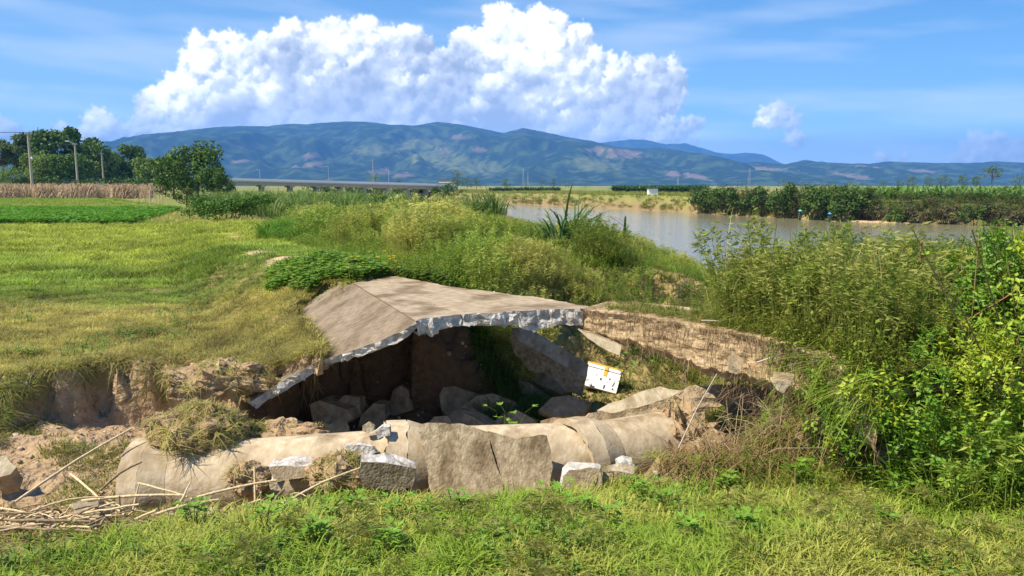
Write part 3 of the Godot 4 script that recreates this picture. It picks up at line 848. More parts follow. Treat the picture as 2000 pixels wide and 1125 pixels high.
func build_beam() -> void:
	# the right side of the road: a shelf of packed earth left spanning the hollow
	var top: Array = [Vector3(0.612, 0.6, -6.7), Vector3(1.052, 0.6, -6.401), Vector3(1.521, 0.6, -5.767), Vector3(1.773, 0.6, -5.372), Vector3(1.992, 0.6, -4.854)]
	top.append(Vector3(2.14, 0.42, -4.45))
	var n := 150
	var rows := 22
	var mb := MB.new()
	var grid := []
	var total := 0.0
	for i in top.size() - 1: total += top[i].distance_to(top[i + 1])
	for i in n + 1:
		var t := float(i) / n * total
		var k := 0
		while k < top.size() - 2 and t > top[k].distance_to(top[k + 1]):
			t -= top[k].distance_to(top[k + 1])
			k += 1
		var p: Vector3 = top[k].lerp(top[k + 1], t / top[k].distance_to(top[k + 1]))
		var dir: Vector3 = (top[k + 1] - top[k]).normalized()
		var out := Vector3(-dir.z, 0, dir.x)
		if out.z < 0.0: out = -out
		var s := float(i) / n
		var deep := lerpf(0.23, 0.37, sstep(0.0, 0.45, s)) + nz.get_noise_2d(s * 40.0, 3.0) * 0.05
		var col := []
		for j in rows + 1:
			var h := float(j) / rows
			var q := p + Vector3(0, -h * deep, 0)
			var strata := sin(h * 19.0 + nz.get_noise_2d(s * 30.0, h * 3.0) * 4.0) * 0.004
			var lump := nz.get_noise_3d(q.x * 4.0, q.y * 3.0, q.z * 4.0) * 0.05 + nz2.get_noise_3d(q.x * 22.0, q.y * 22.0, q.z * 22.0) * 0.018
			var lip := 0.02 * sstep(0.18, 0.0, h) - 0.06 * sstep(0.8, 1.0, h)
			col.append(q + out * (strata + lump + lip) + Vector3(0, nz2.get_noise_2d(s * 200.0, 7.0) * 0.03 if j == 0 else 0.0, 0))
		var inner: Vector3 = col[rows] - out * 0.5 + Vector3(0, 0.05 + nz.get_noise_2d(s * 50.0, 20.0) * 0.05, 0)
		col.append(col[rows] - out * 0.22 + Vector3(0, 0.02, 0))
		col.append(inner)
		col.append(p - out * 0.62)
		col.push_front(p - out * 0.55 + Vector3(0, 0.01, 0))
		grid.append(col)
	var at := Vector3(1.5, 0.45, -5.8)
	for i in n:
		var a: Array = grid[i]
		var b: Array = grid[i + 1]
		for j in a.size() - 1:
			var c := Color(1, 1, 1)
			mb.quad(a[j + 1] - at, b[j + 1] - at, b[j] - at, a[j] - at, c)
	var o := thing("undercut_earth_shelf", "long brown shelf of packed earth with roots spanning the hollow on the right", "earth bank", at)
	obj("cut_face", mb, M.earth_cut, o)
	var hair := MB.new()
	for i in 560:
		var g: Array = grid[rng.randi_range(0, n)]
		var j := int(pow(rng.randf(), 2.2) * rows) + 1
		var p: Vector3 = g[j] - at + Vector3(rf(-0.02, 0.02) - 0.012, 0, 0.012 + rf(0.0, 0.015))
		var ln := rf(0.03, 0.15)
		var dark := Color(0.16, 0.105, 0.06).lerp(Color(0.42, 0.31, 0.19), rng.randf())
		var q := p + Vector3(rf(-0.02, 0.02), -ln * 0.5, rf(0.0, 0.01))
		var e := q + Vector3(rf(-0.03, 0.03), -ln * 0.5, rf(-0.02, 0.02))
		hair.tube([p, q, e], rf(0.0015, 0.003), 0.001, 3, dark, false)
	for i in 260:
		var g: Array = grid[int(lerpf(0.52, 0.95, rng.randf()) * n)]
		var p: Vector3 = g[rows] - at + Vector3(rf(-0.1, 0.1), 0.0, rf(-0.3, 0.0))
		var ln := rf(0.08, 0.3)
		hair.tube([p, p + Vector3(rf(-0.08, 0.08), -ln * 0.5, rf(-0.05, 0.05)), p + Vector3(rf(-0.22, 0.1), -ln, rf(-0.08, 0.08))], 0.0028, 0.001, 3, Color(0.12, 0.08, 0.05).lerp(Color(0.28, 0.2, 0.12), rng.randf()), false)
	var hr := obj("hanging_roots", hair, M.twig, o)
	hr.set_meta("kind", "stuff")
	chunk("concrete_fragment", "thin concrete ledge wedged under the left end of the earth shelf", "concrete slab", [Vector3(0.558, 0.438, -6.61), Vector3(0.69, 0.411, -6.54), Vector3(0.907, 0.333, -6.407), Vector3(0.886, 0.263, -6.373), Vector3(0.727, 0.32, -6.471)], Vector3(0.05, -0.02, -0.25), M.pale_slab, M.rubble, 0.015)
	chunk("concrete_fragment", "pale triangular concrete tip poking from the earth shelf, beside hanging roots", "concrete fragment", [Vector3(1.477, 0.452, -5.307), Vector3(1.561, 0.402, -5.272), Vector3(1.541, 0.37, -5.272), Vector3(1.489, 0.38, -5.289)], Vector3(0.06, 0.03, -0.12), M.pale_slab, M.rubble, 0.008)
	chunk("concrete_fragment", "pale wedge of concrete hanging point down under the earth shelf", "concrete fragment", [Vector3(1.605, 0.45, -4.769), Vector3(1.719, 0.455, -4.735), Vector3(1.672, 0.381, -4.735), Vector3(1.638, 0.394, -4.747)], Vector3(0.05, 0.03, -0.10), M.pale_slab, M.rubble, 0.012)

func build_pipes() -> void:
	pipe("left concrete pipe, its socket end half buried under a grass clod", Vector3(-2.60, -0.43, -5.28), Vector3(-0.74, -0.30, -5.28), 0.275, 0.02)
	pipe("middle concrete pipe with the leaning slab resting on it", Vector3(-0.86, -0.295, -5.26), Vector3(0.56, -0.31, -5.46), 0.275, 0.07)
	pipe("right concrete pipe with a thick collar, turning away towards the river", Vector3(0.40, -0.32, -5.36), Vector3(1.14, -0.33, -5.75), 0.285, 0.035)
	# the broken slab leaning on the middle pipe
	var o := thing("leaning_concrete_slab", "big square mottled concrete slab leaning against the middle pipe", "concrete slab", Vector3(-0.2, -0.2, -4.85))
	var a: Array = [Vector3(-0.613, 0.088, -5.03), Vector3(-0.557, 0.099, -5.04), Vector3(-0.446, 0.1, -5.047), Vector3(-0.321, 0.089, -5.048), Vector3(-0.219, 0.058, -5.035), Vector3(-0.159, 0.043, -5.029), Vector3(-0.141, -0.036, -4.982), Vector3(-0.113, -0.107, -4.939), Vector3(-0.079, -0.192, -4.889), Vector3(-0.049, -0.33, -4.805), Vector3(-0.26, -0.353, -4.778), Vector3(-0.486, -0.348, -4.767), Vector3(-0.537, -0.225, -4.841), Vector3(-0.555, -0.128, -4.9), Vector3(-0.588, -0.014, -4.969)]
	var b: Array = [Vector3(-0.159, 0.046, -5.031), Vector3(-0.074, 0.024, -5.023), Vector3(0.027, -0.004, -5.012), Vector3(0.067, 0.007, -5.021), Vector3(0.169, 0.017, -5.033), Vector3(0.23, 0.013, -5.034), Vector3(0.255, -0.071, -4.984), Vector3(0.266, -0.162, -4.928), Vector3(0.247, -0.254, -4.87), Vector3(0.228, -0.363, -4.801), Vector3(-0.039, -0.349, -4.794), Vector3(-0.069, -0.206, -4.88), Vector3(-0.107, -0.102, -4.943), Vector3(-0.134, -0.03, -4.986)]
	var back := Vector3(0.0, -0.05, -0.075)
	for k in 2:
		var r := slab_meshes([a, b][k], back, 0.03, 0.016, 21.0 + k, 3)
		obj("slab_half", shift(r[0], o.position), M.slab_face, o)
		obj("broken_edge", shift(r[1], o.position), M.broken_concrete, o)
	var low := Vector3(0.03, -0.05, -0.16)
	chunk("concrete_fragment", "wedge of concrete with a white broken rim tilted before the left pipe", "concrete fragment", [Vector3(-1.573, -0.151, -4.897), Vector3(-1.458, -0.145, -4.912), Vector3(-1.295, -0.156, -4.922), Vector3(-1.217, -0.165, -4.926), Vector3(-1.227, -0.196, -4.909), Vector3(-1.418, -0.225, -4.876), Vector3(-1.524, -0.244, -4.855)], Vector3(0.0, 0.012, -0.12), M.slab_face, M.broken_concrete, 0.02)
	chunk("concrete_fragment", "thick block of concrete with crumbling white top left of the leaning slab", "concrete fragment", [Vector3(-0.899, 0.014, -4.535), Vector3(-0.814, 0.004, -4.555), Vector3(-0.71, -0.02, -4.577), Vector3(-0.584, -0.055, -4.603), Vector3(-0.602, -0.152, -4.584), Vector3(-0.71, -0.178, -4.553), Vector3(-0.872, -0.148, -4.517), Vector3(-0.916, -0.068, -4.518)], Vector3(-0.02, 0.02, -0.12), M.slab_face, M.broken_concrete, 0.022)
	chunk("concrete_fragment", "white lump of broken concrete perched on the left pipe above the crumbling block", "concrete fragment", [Vector3(-1.103, -0.049, -5.001), Vector3(-1.009, -0.03, -5.007), Vector3(-0.921, -0.049, -5.001), Vector3(-0.887, -0.087, -4.99), Vector3(-0.953, -0.109, -4.983), Vector3(-1.04, -0.106, -4.984)], Vector3(0.0, -0.03, -0.14), M.broken_concrete, M.broken_concrete, 0.03)
	chunk("concrete_fragment", "rounded concrete chunk with white rim right of the leaning slab", "concrete fragment", [Vector3(0.301, -0.251, -4.719), Vector3(0.321, -0.159, -4.756), Vector3(0.361, -0.121, -4.772), Vector3(0.483, -0.109, -4.776), Vector3(0.554, -0.118, -4.773), Vector3(0.565, -0.188, -4.745), Vector3(0.55, -0.263, -4.715)], Vector3(0.0, 0.02, -0.09), M.slab_face, M.broken_concrete, 0.022)
	chunk("concrete_fragment", "low flat concrete chunk in the grass below the right collar", "concrete fragment", [Vector3(0.582, -0.152, -4.847), Vector3(0.671, -0.158, -4.845), Vector3(0.778, -0.176, -4.838), Vector3(0.799, -0.223, -4.819), Vector3(0.683, -0.261, -4.803), Vector3(0.579, -0.27, -4.8)], Vector3(0.02, 0.02, -0.1), M.slab_face, M.pale_slab, 0.022)
	chunk("concrete_fragment", "small white crumb of concrete against the right pipe", "concrete fragment", [Vector3(0.686, -0.154, -4.964), Vector3(0.737, -0.142, -4.968), Vector3(0.797, -0.154, -4.964), Vector3(0.803, -0.179, -4.956), Vector3(0.689, -0.182, -4.955)], Vector3(0.0, 0.0, -0.08), M.broken_concrete, M.broken_concrete, 0.015)
	chunk("concrete_fragment", "small six-sided stone lying on top of the left pipe", "stone", [Vector3(-1.01, 0.04, -5.162), Vector3(-0.969, 0.063, -5.169), Vector3(-0.934, 0.04, -5.162), Vector3(-0.933, 0.01, -5.153), Vector3(-0.974, -0.009, -5.147), Vector3(-1.009, 0.01, -5.153)], Vector3(0.0, -0.01, -0.07), M.pale_slab, M.rubble, 0.006, "", 0.03)
	chunk("concrete_fragment", "white chip stuck in the broken collar of the middle pipe", "concrete fragment", [Vector3(-0.905, 0.038, -5.056), Vector3(-0.865, 0.066, -5.065), Vector3(-0.815, 0.066, -5.065), Vector3(-0.806, 0.012, -5.049), Vector3(-0.854, 0.006, -5.047), Vector3(-0.887, -0.013, -5.041)], Vector3(0.0, 0.0, -0.05), M.broken_concrete, M.broken_concrete, 0.012, "", 0.03)
	chunk("concrete_fragment", "tan concrete block at the left edge above the cane debris", "concrete fragment", [Vector3(-3.527, -0.151, -5.084), Vector3(-3.388, -0.141, -5.093), Vector3(-3.29, -0.202, -5.038), Vector3(-3.313, -0.239, -5.005), Vector3(-3.404, -0.26, -4.986), Vector3(-3.517, -0.237, -5.007)], Vector3(0.01, -0.12, -0.06), M.pale_slab, M.rubble, 0.015)
	chunk("concrete_fragment", "square concrete lump among the cane stalks", "concrete fragment", [Vector3(-2.413, -0.082, -4.132), Vector3(-2.385, -0.067, -4.145), Vector3(-2.276, -0.075, -4.15), Vector3(-2.25, -0.121, -4.12), Vector3(-2.258, -0.157, -4.095), Vector3(-2.374, -0.139, -4.095)], Vector3(0.0, -0.07, -0.12), M.pale_slab, M.rubble, 0.02)
	chunk("concrete_fragment", "tan flat stone where the grass meets the cane debris", "stone", [Vector3(-1.819, -0.158, -4.221), Vector3(-1.799, -0.144, -4.231), Vector3(-1.672, -0.147, -4.229), Vector3(-1.637, -0.177, -4.208), Vector3(-1.639, -0.223, -4.176), Vector3(-1.798, -0.227, -4.173)], Vector3(0.0, -0.06, -0.12), M.pale_slab, M.rubble, 0.02)
	chunk("concrete_fragment", "low tan stone in the grass below the cane debris", "stone", [Vector3(-2.041, -0.185, -4.067), Vector3(-1.999, -0.177, -4.075), Vector3(-1.891, -0.185, -4.067), Vector3(-1.896, -0.218, -4.038), Vector3(-2.016, -0.222, -4.034)], Vector3(0.0, -0.05, -0.10), M.pale_slab, M.rubble, 0.02)
	chunk("concrete_fragment", "small upright shard below the tilted wedge", "concrete fragment", [Vector3(-1.571, -0.254, -4.879), Vector3(-1.539, -0.235, -4.883), Vector3(-1.479, -0.273, -4.875), Vector3(-1.491, -0.305, -4.869), Vector3(-1.557, -0.292, -4.872)], Vector3(0.0, 0.02, -0.08), M.pale_slab, M.broken_concrete, 0.012)
	# rubble under the road slab
	var rub := [
		["dim box-shaped concrete chunk deep in the left of the hollow", [Vector3(-1.879, -0.362, -7.107), Vector3(-1.784, -0.333, -7.128), Vector3(-1.523, -0.415, -7.122), Vector3(-1.472, -0.495, -7.095), Vector3(-1.629, -0.586, -7.043), Vector3(-1.832, -0.52, -7.049)], Vector3(0.05, -0.03, -0.3)],
		["flat dim stone lying before the box-shaped chunk", [Vector3(-1.681, -0.481, -6.742), Vector3(-1.503, -0.392, -6.849), Vector3(-1.439, -0.475, -6.75), Vector3(-1.458, -0.508, -6.71), Vector3(-1.664, -0.515, -6.702)], Vector3(0.0, -0.1, -0.05)],
		["upright pointed stone beneath the middle of the road slab", [Vector3(-1.253, -0.732, -7.534), Vector3(-1.232, -0.559, -7.62), Vector3(-1.191, -0.384, -7.708), Vector3(-1.121, -0.347, -7.727), Vector3(-1.037, -0.384, -7.708), Vector3(-0.978, -0.559, -7.62), Vector3(-0.95, -0.732, -7.534)], Vector3(0.04, -0.02, -0.28)],
		["leaning stone slab left of the upright pointed stone", [Vector3(-1.456, -0.624, -7.194), Vector3(-1.429, -0.508, -7.27), Vector3(-1.324, -0.419, -7.344), Vector3(-1.218, -0.432, -7.357), Vector3(-1.213, -0.637, -7.235)], Vector3(0.03, -0.02, -0.2)],
		["largest dark slab lying in the middle of the hollow", [Vector3(-0.713, -0.389, -7.533), Vector3(-0.678, -0.325, -7.605), Vector3(-0.569, -0.323, -7.635), Vector3(-0.355, -0.392, -7.619), Vector3(-0.051, -0.465, -7.622), Vector3(0.061, -0.569, -7.546), Vector3(0.23, -0.69, -7.468), Vector3(-0.49, -0.662, -7.315), Vector3(-0.685, -0.503, -7.426)], Vector3(0.05, -0.14, -0.10)],
		["reddish brown wedge in front of the largest dark slab", [Vector3(-0.605, -0.426, -6.744), Vector3(-0.497, -0.312, -6.768), Vector3(-0.313, -0.37, -6.684), Vector3(-0.168, -0.43, -6.61), Vector3(-0.266, -0.47, -6.62), Vector3(-0.575, -0.496, -6.7)], Vector3(0.06, -0.02, -0.22)],
		["tall faceted boulder in the right of the hollow", [Vector3(0.062, -0.314, -7.806), Vector3(0.176, -0.328, -7.776), Vector3(0.308, -0.424, -7.701), Vector3(0.468, -0.536, -7.613), Vector3(0.516, -0.607, -7.568), Vector3(0.304, -0.718, -7.555), Vector3(0.203, -0.687, -7.591), Vector3(0.123, -0.526, -7.687)], Vector3(0.05, -0.03, -0.35)],
		["narrow dark slab behind the tall faceted boulder", [Vector3(-0.086, -0.491, -8.115), Vector3(0.033, -0.464, -8.138), Vector3(0.162, -0.687, -8.061), Vector3(0.236, -0.828, -8.013), Vector3(0.032, -0.851, -7.983), Vector3(-0.054, -0.711, -8.03)], Vector3(0.05, -0.03, -0.2)],
		["flat stone on the ridge of rubble left of the tilted slab", [Vector3(0.382, -0.38, -6.97), Vector3(0.467, -0.358, -6.992), Vector3(0.625, -0.373, -6.977), Vector3(0.678, -0.41, -6.94), Vector3(0.593, -0.432, -6.918), Vector3(0.389, -0.432, -6.918)], Vector3(0.0, -0.07, -0.06)],
		["speckled flat stone just behind the right collar", [Vector3(0.239, -0.297, -6.382), Vector3(0.343, -0.272, -6.402), Vector3(0.471, -0.283, -6.394), Vector3(0.494, -0.325, -6.36), Vector3(0.383, -0.346, -6.343), Vector3(0.247, -0.339, -6.349)], Vector3(0.0, -0.08, -0.05)],
		["pale slab piece lying on the right collar", [Vector3(0.395, -0.08, -5.672), Vector3(0.472, -0.055, -5.692), Vector3(0.61, -0.049, -5.697), Vector3(0.669, -0.074, -5.677), Vector3(0.606, -0.099, -5.657), Vector3(0.417, -0.099, -5.657)], Vector3(0.0, -0.04, -0.06)],
		["pale angular stone on the right collar beside the tilted slab", [Vector3(0.526, -0.054, -5.613), Vector3(0.573, -0.011, -5.635), Vector3(0.626, -0.004, -5.638), Vector3(0.7, -0.028, -5.626), Vector3(0.721, -0.061, -5.609), Vector3(0.66, -0.075, -5.603), Vector3(0.548, -0.071, -5.604)], Vector3(0.0, -0.03, -0.10)],
		["tilted flat slab piece in the middle of the dark rubble", [Vector3(-0.474, -0.427, -7.234), Vector3(-0.341, -0.339, -7.309), Vector3(-0.186, -0.317, -7.34), Vector3(0.039, -0.398, -7.306), Vector3(-0.039, -0.504, -7.223), Vector3(-0.317, -0.53, -7.178)], Vector3(0.04, -0.09, -0.10)],
		["angular slab corner before the tall faceted boulder", [Vector3(-0.201, -0.473, -6.806), Vector3(-0.073, -0.366, -6.858), Vector3(0.055, -0.347, -6.856), Vector3(0.218, -0.423, -6.795), Vector3(0.145, -0.504, -6.753), Vector3(-0.136, -0.519, -6.772)], Vector3(0.03, -0.08, -0.12)],
		["slab piece wedged under the sloping plank", [Vector3(0.178, -0.217, -7.888), Vector3(0.323, -0.179, -7.864), Vector3(0.495, -0.281, -7.761), Vector3(0.603, -0.386, -7.676), Vector3(0.492, -0.422, -7.692), Vector3(0.249, -0.336, -7.807)], Vector3(0.03, -0.10, -0.10)],
		["broad flat slab behind the right collar in half shade", [Vector3(0.24, -0.356, -6.918), Vector3(0.365, -0.271, -7.024), Vector3(0.527, -0.259, -7.053), Vector3(0.73, -0.315, -7.011), Vector3(0.648, -0.386, -6.925), Vector3(0.396, -0.402, -6.882)], Vector3(0.0, -0.08, -0.05)],
		["small angular slab left of the reddish brown wedge", [Vector3(-0.756, -0.4, -6.484), Vector3(-0.666, -0.311, -6.547), Vector3(-0.553, -0.306, -6.561), Vector3(-0.48, -0.4, -6.512), Vector3(-0.609, -0.426, -6.483)], Vector3(0.02, -0.06, -0.10)],
		["thin slab leaning back in the left of the rubble", [Vector3(-1.743, -0.479, -7.241), Vector3(-1.601, -0.332, -7.321), Vector3(-1.468, -0.357, -7.339), Vector3(-1.433, -0.523, -7.288), Vector3(-1.57, -0.597, -7.235)], Vector3(0.03, -0.02, -0.12)],
		["small sunlit cube of concrete below the long sloping plank", [Vector3(0.46, -0.412, -7.857), Vector3(0.532, -0.356, -7.845), Vector3(0.572, -0.451, -7.801), Vector3(0.561, -0.482, -7.796), Vector3(0.47, -0.461, -7.839)], Vector3(0.06, -0.01, -0.12)],
		["dim block behind the sunlit cube", [Vector3(0.207, -0.344, -8.677), Vector3(0.379, -0.399, -8.66), Vector3(0.528, -0.487, -8.634), Vector3(0.539, -0.563, -8.611), Vector3(0.287, -0.563, -8.611), Vector3(0.207, -0.476, -8.637)], Vector3(0.04, -0.02, -0.25)],
		["dark block under the upper end of the sloping plank", [Vector3(0.036, -0.361, -9.072), Vector3(0.18, -0.407, -9.058), Vector3(0.263, -0.59, -9.003), Vector3(0.12, -0.659, -8.982), Vector3(0.012, -0.568, -9.01)], Vector3(0.04, -0.02, -0.25)],
		["small pale stone in the dark left of the hanging grass", [Vector3(-0.599, -0.537, -9.404), Vector3(-0.537, -0.489, -9.418), Vector3(-0.499, -0.573, -9.393), Vector3(-0.548, -0.62, -9.379)], Vector3(0.0, -0.02, -0.08)],
		["rubble lump at the foot of the tilted slab", [Vector3(0.775, -0.209, -6.095), Vector3(0.908, -0.173, -6.114), Vector3(1.013, -0.187, -6.106), Vector3(1.067, -0.239, -6.081), Vector3(0.935, -0.268, -6.066), Vector3(0.798, -0.253, -6.073)], Vector3(0.0, -0.06, -0.12)],
	]
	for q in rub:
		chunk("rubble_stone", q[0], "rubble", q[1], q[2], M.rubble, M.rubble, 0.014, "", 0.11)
	var plank := [Vector3(0, 0.232, -7.819), Vector3(0.164, 0.239, -7.776), Vector3(0.45, 0.096, -7.561), Vector3(0.732, -0.04, -7.354), Vector3(0.696, -0.145, -7.271), Vector3(0.444, -0.04, -7.441), Vector3(0.201, 0.066, -7.609), Vector3(0.051, 0.128, -7.71)]
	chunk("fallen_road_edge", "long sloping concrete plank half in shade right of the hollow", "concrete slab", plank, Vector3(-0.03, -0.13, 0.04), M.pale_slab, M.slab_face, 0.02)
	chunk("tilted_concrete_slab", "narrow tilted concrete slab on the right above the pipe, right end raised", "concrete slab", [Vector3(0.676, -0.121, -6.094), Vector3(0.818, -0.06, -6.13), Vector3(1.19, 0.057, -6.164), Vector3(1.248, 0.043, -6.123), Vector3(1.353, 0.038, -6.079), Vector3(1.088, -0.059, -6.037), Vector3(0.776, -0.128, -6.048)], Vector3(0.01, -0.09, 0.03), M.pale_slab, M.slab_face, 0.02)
	chunk("concrete_fragment", "grey broken slab edge half hidden by dry twigs right of the tilted slab", "concrete slab", [Vector3(1.258, 0.018, -6.09), Vector3(1.466, 0.077, -6.119), Vector3(1.781, 0.102, -6.086), Vector3(2, 0.073, -6.008), Vector3(1.76, 0.026, -5.999), Vector3(1.328, -0.017, -6.034)], Vector3(0.0, -0.11, 0.02), M.rubble, M.rubble, 0.04)
	chunk("rubble_stone", "sunlit lump of sandy soil beyond the right pipe", "soil clod", [Vector3(0.998, -0.276, -6.314), Vector3(1.147, -0.243, -6.349), Vector3(1.322, -0.225, -6.377), Vector3(1.43, -0.272, -6.36), Vector3(1.444, -0.391, -6.29), Vector3(1.253, -0.494, -6.209), Vector3(1.093, -0.482, -6.2)], Vector3(0.1, -0.05, -0.3), M.earth_cut, M.earth_cut, 0.06)
	chunk("rubble_stone", "pale stones showing through dry twigs below the earth shelf", "rubble", [Vector3(1.879, -0.247, -6.701), Vector3(2.016, -0.205, -6.718), Vector3(2.147, -0.247, -6.701), Vector3(2.185, -0.329, -6.668), Vector3(1.917, -0.337, -6.665)], Vector3(0.0, -0.03, -0.15), M.pale_slab, M.rubble, 0.03)

func clod(called: String, label: String, at: Vector3, r: Vector3, col: Color, grass: int, key: float) -> void:
	var o := thing(called, label, "soil clod", at)
	var mb := MB.new()
	var n := 40
	var m := 22
	var grid := []
	for j in m + 1:
		var row := []
		for i in n:
			var a := TAU * i / n
			var b := PI * j / m
			var dv := Vector3(sin(b) * cos(a), cos(b), sin(b) * sin(a))
			var pp := dv * r * 16.0
			var k := 1.0 + nz2.get_noise_3d(pp.x + key, pp.y, pp.z) * 0.5 + nz2.get_noise_3d(pp.x * 3.2, pp.y * 3.2 + key, pp.z * 3.2) * 0.25
			row.append(dv * r * k)
		grid.append(row)
	for j in m:
		for i in n:
			var k := (i + 1) % n
			mb.quad(grid[j + 1][i], grid[j][i], grid[j][k], grid[j + 1][k], col * (0.9 + 0.2 * nz2.get_noise_2d(i * 3.0, j * 3.0 + key)))
	obj("soil", mb, M.soil, o)
	if grass:
		var g := tuft(16, 0.03, 0.12, 0.05, 0.006, 1.6, 4, 0.65, 0.6)
		var xf := []
		var cl := []
		for i in grass:
			var j := int(pow(rng.randf(), 0.8) * m * 0.62)
			var p: Vector3 = grid[j][rng.randi_range(0, n - 1)]
			var nn := (p / (r * r)).normalized().lerp(Vector3.UP, 0.45).normalized()
			var s := nn.cross(Vector3.FORWARD).normalized()
			xf.append(Transform3D(Basis(s, nn, s.cross(nn)) * Basis(Vector3.UP, rf(0, TAU)) * Basis.from_scale(Vector3.ONE * rf(0.6, 1.15)), p))
			cl.append(Color(0.42, 0.34, 0.14).lerp(Color(0.27, 0.33, 0.07), rng.randf() * 0.7) * rf(0.8, 1.2))
		scatter("dry_grass", g, M.grass, xf, cl, o)

func build_clods() -> void:
	var tan_soil := Color(0.50, 0.365, 0.22)
	var p: Array = [Vector3(-2.193, -0.051, -5.38)]
	clod("turf_clod", "big clod of soil and dry grass slumped over the end of the left pipe", p[0], Vector3(0.30, 0.145, 0.26), Color(0.40, 0.29, 0.17), 250, 1.0)
	p = [Vector3(-1.751, -0.273, -5)]
	clod("soil_clod", "sandy soil lump lying against the left pipe between socket and tilted wedge", p[0], Vector3(0.13, 0.11, 0.12), tan_soil, 14, 5.0)
	p = [Vector3(-1.09, -0.171, -4.86)]
	clod("soil_clod", "heap of sandy soil and straw before the left pipe beside the crumbling block", p[0], Vector3(0.20, 0.12, 0.16), tan_soil, 60, 9.0)
	p = [Vector3(-1.661, -0.22, -5.62)]
	clod("soil_clod", "sandy soil spilled behind the left pipe under the low end of the road slab", p[0], Vector3(0.36, 0.14, 0.22), tan_soil, 10, 13.0)
	p = [Vector3(1.22, -0.36, -5.76)]
	clod("soil_clod", "sunlit sandy heap burying the far end of the right pipe", p[0], Vector3(0.34, 0.33, 0.34), tan_soil, 40, 17.0)
	p = [Vector3(-2.455, 0.024, -6.5)]
	clod("soil_clod", "crumbling soil slumped from the rim left of the road slab", p[0], Vector3(0.42, 0.16, 0.22), tan_soil * 0.95, 110, 21.0)
	# loose stones and crumbs
	var kinds := []
	for k in 3:
		var mb := MB.new()
		var pts := []
		for j in 5:
			for i in 7:
				var a := TAU * i / 7.0
				var b := PI * j / 4.0
				pts.append(Vector3(sin(b) * cos(a), cos(b) * 0.7, sin(b) * sin(a)) * rf(0.75, 1.1))
		for j in 4:
			for i in 7:
				var q := (i + 1) % 7
				mb.quad(pts[j * 7 + 7 + i], pts[j * 7 + i], pts[j * 7 + q], pts[j * 7 + 7 + q])
		kinds.append(mb.mesh())
	var xf := [[], [], []]
	var cl := [[], [], []]
	for i in 1500:
		var x := rf(-5.0, 1.9)
		var d := rf(3.8, 8.2)
		var e := gully_in(x, d)
		var y := ground_y(x, d)
		if i % 26 == 0:
			x = rf(-2.0, 0.6)
			d = rf(6.1, 8.6)
			if Geometry2D.is_point_in_polygon(Vector2(x, d), RIGHT_PLATE): y = 0.6
			elif Geometry2D.is_point_in_polygon(Vector2(x, d), LEFT_PLATE): y = left_plate_y(x, d)
			else: continue
		elif e < 0.05: continue
		var sc := 0.004 + 0.016 * pow(rng.randf(), 3.5)
		if i % 26: sc *= 1.6
		else: sc *= 0.55
		xf[i % 3].append(Transform3D(Basis(Vector3(rng.randfn(), rng.randfn(), rng.randfn()).normalized(), rf(0, TAU)) * Basis.from_scale(Vector3.ONE * sc), Vector3(x, y + sc * 0.3, -d)))
		cl[i % 3].append(Color(0.42, 0.31, 0.19).lerp(Color(0.48, 0.40, 0.29), rng.randf()) * rf(0.7, 1.15))
	for k in 3: tag(scatter("loose_stones", kinds[k], M.twig, xf[k], cl[k]), ["crumbs of soil and concrete scattered in the gully", "loose pebbles on the gully floor and slab", "small stones among the rubble"][k], "stones")

func build_box() -> void:
	var o := thing("foam_box", "white foam box with yellow tape lying tilted in the weeds", "box", Vector3(0.965, -0.39, -8.2))
	o.rotation = Vector3(-0.42, -0.12, -0.24)
	var b := MB.new()
	b.box(Vector3(0, -0.03, 0), Vector3(0.355, 0.21, 0.24))
	obj("box_body", b, M.foam_white, o)
	var l := MB.new()
	l.box(Vector3(0, 0.098, 0), Vector3(0.372, 0.045, 0.257))
	var lid := obj("lid", l, M.foam_white, o)
	var t := MB.new()
	t.box(Vector3(0, 0.1195, 0.112), Vector3(0.374, 0.006, 0.034))
	t.box(Vector3(0, 0.1145, 0.1275), Vector3(0.374, 0.012, 0.006))
	obj("tape", t, M.tape_yellow, lid)
	var t2 := MB.new()
	t2.box(Vector3(0.02, 0.045, 0.1215), Vector3(0.036, 0.06, 0.006))
	t2.box(Vector3(0.02, 0.0985, 0.1325), Vector3(0.036, 0.044, 0.006))
	obj("tape", t2, M.tape_yellow, o)
	for k in 9:
		var s := MB.new()
		s.box(Vector3(rf(-0.10, 0.15), rf(-0.11, 0.03), 0.1205), Vector3(rf(0.004, 0.02), rf(0.012, 0.045), 0.0022), Color.WHITE, Basis(Vector3.BACK, rf(-0.5, 0.3)))
		obj("ink_smudge", s, M.ink, o)

func stalk(mb: MB, a: Vector3, b: Vector3, r: float) -> void:
	var m := a.lerp(b, 0.5) + Vector3(rf(-0.02, 0.02), rf(-0.012, 0.02), rf(-0.02, 0.02))
	var pts := [a, a.lerp(m, 0.5) + Vector3(0, 0.004, 0), m, m.lerp(b, 0.5) + Vector3(0, 0.004, 0), b]
	mb.tube(pts, r, r * 0.75, 6)
	var ln := a.distance_to(b)
	var k := 0.12
	while k < ln - 0.05:
		var p := a.lerp(m, k / ln * 2.0) if k < ln * 0.5 else m.lerp(b, k / ln * 2.0 - 1.0)
		var d := (b - a).normalized() * 0.006
		mb.tube([p - d, p, p + d], r * 1.18, r * 1.1, 6, Color.WHITE, false)
		k += rf(0.14, 0.2)

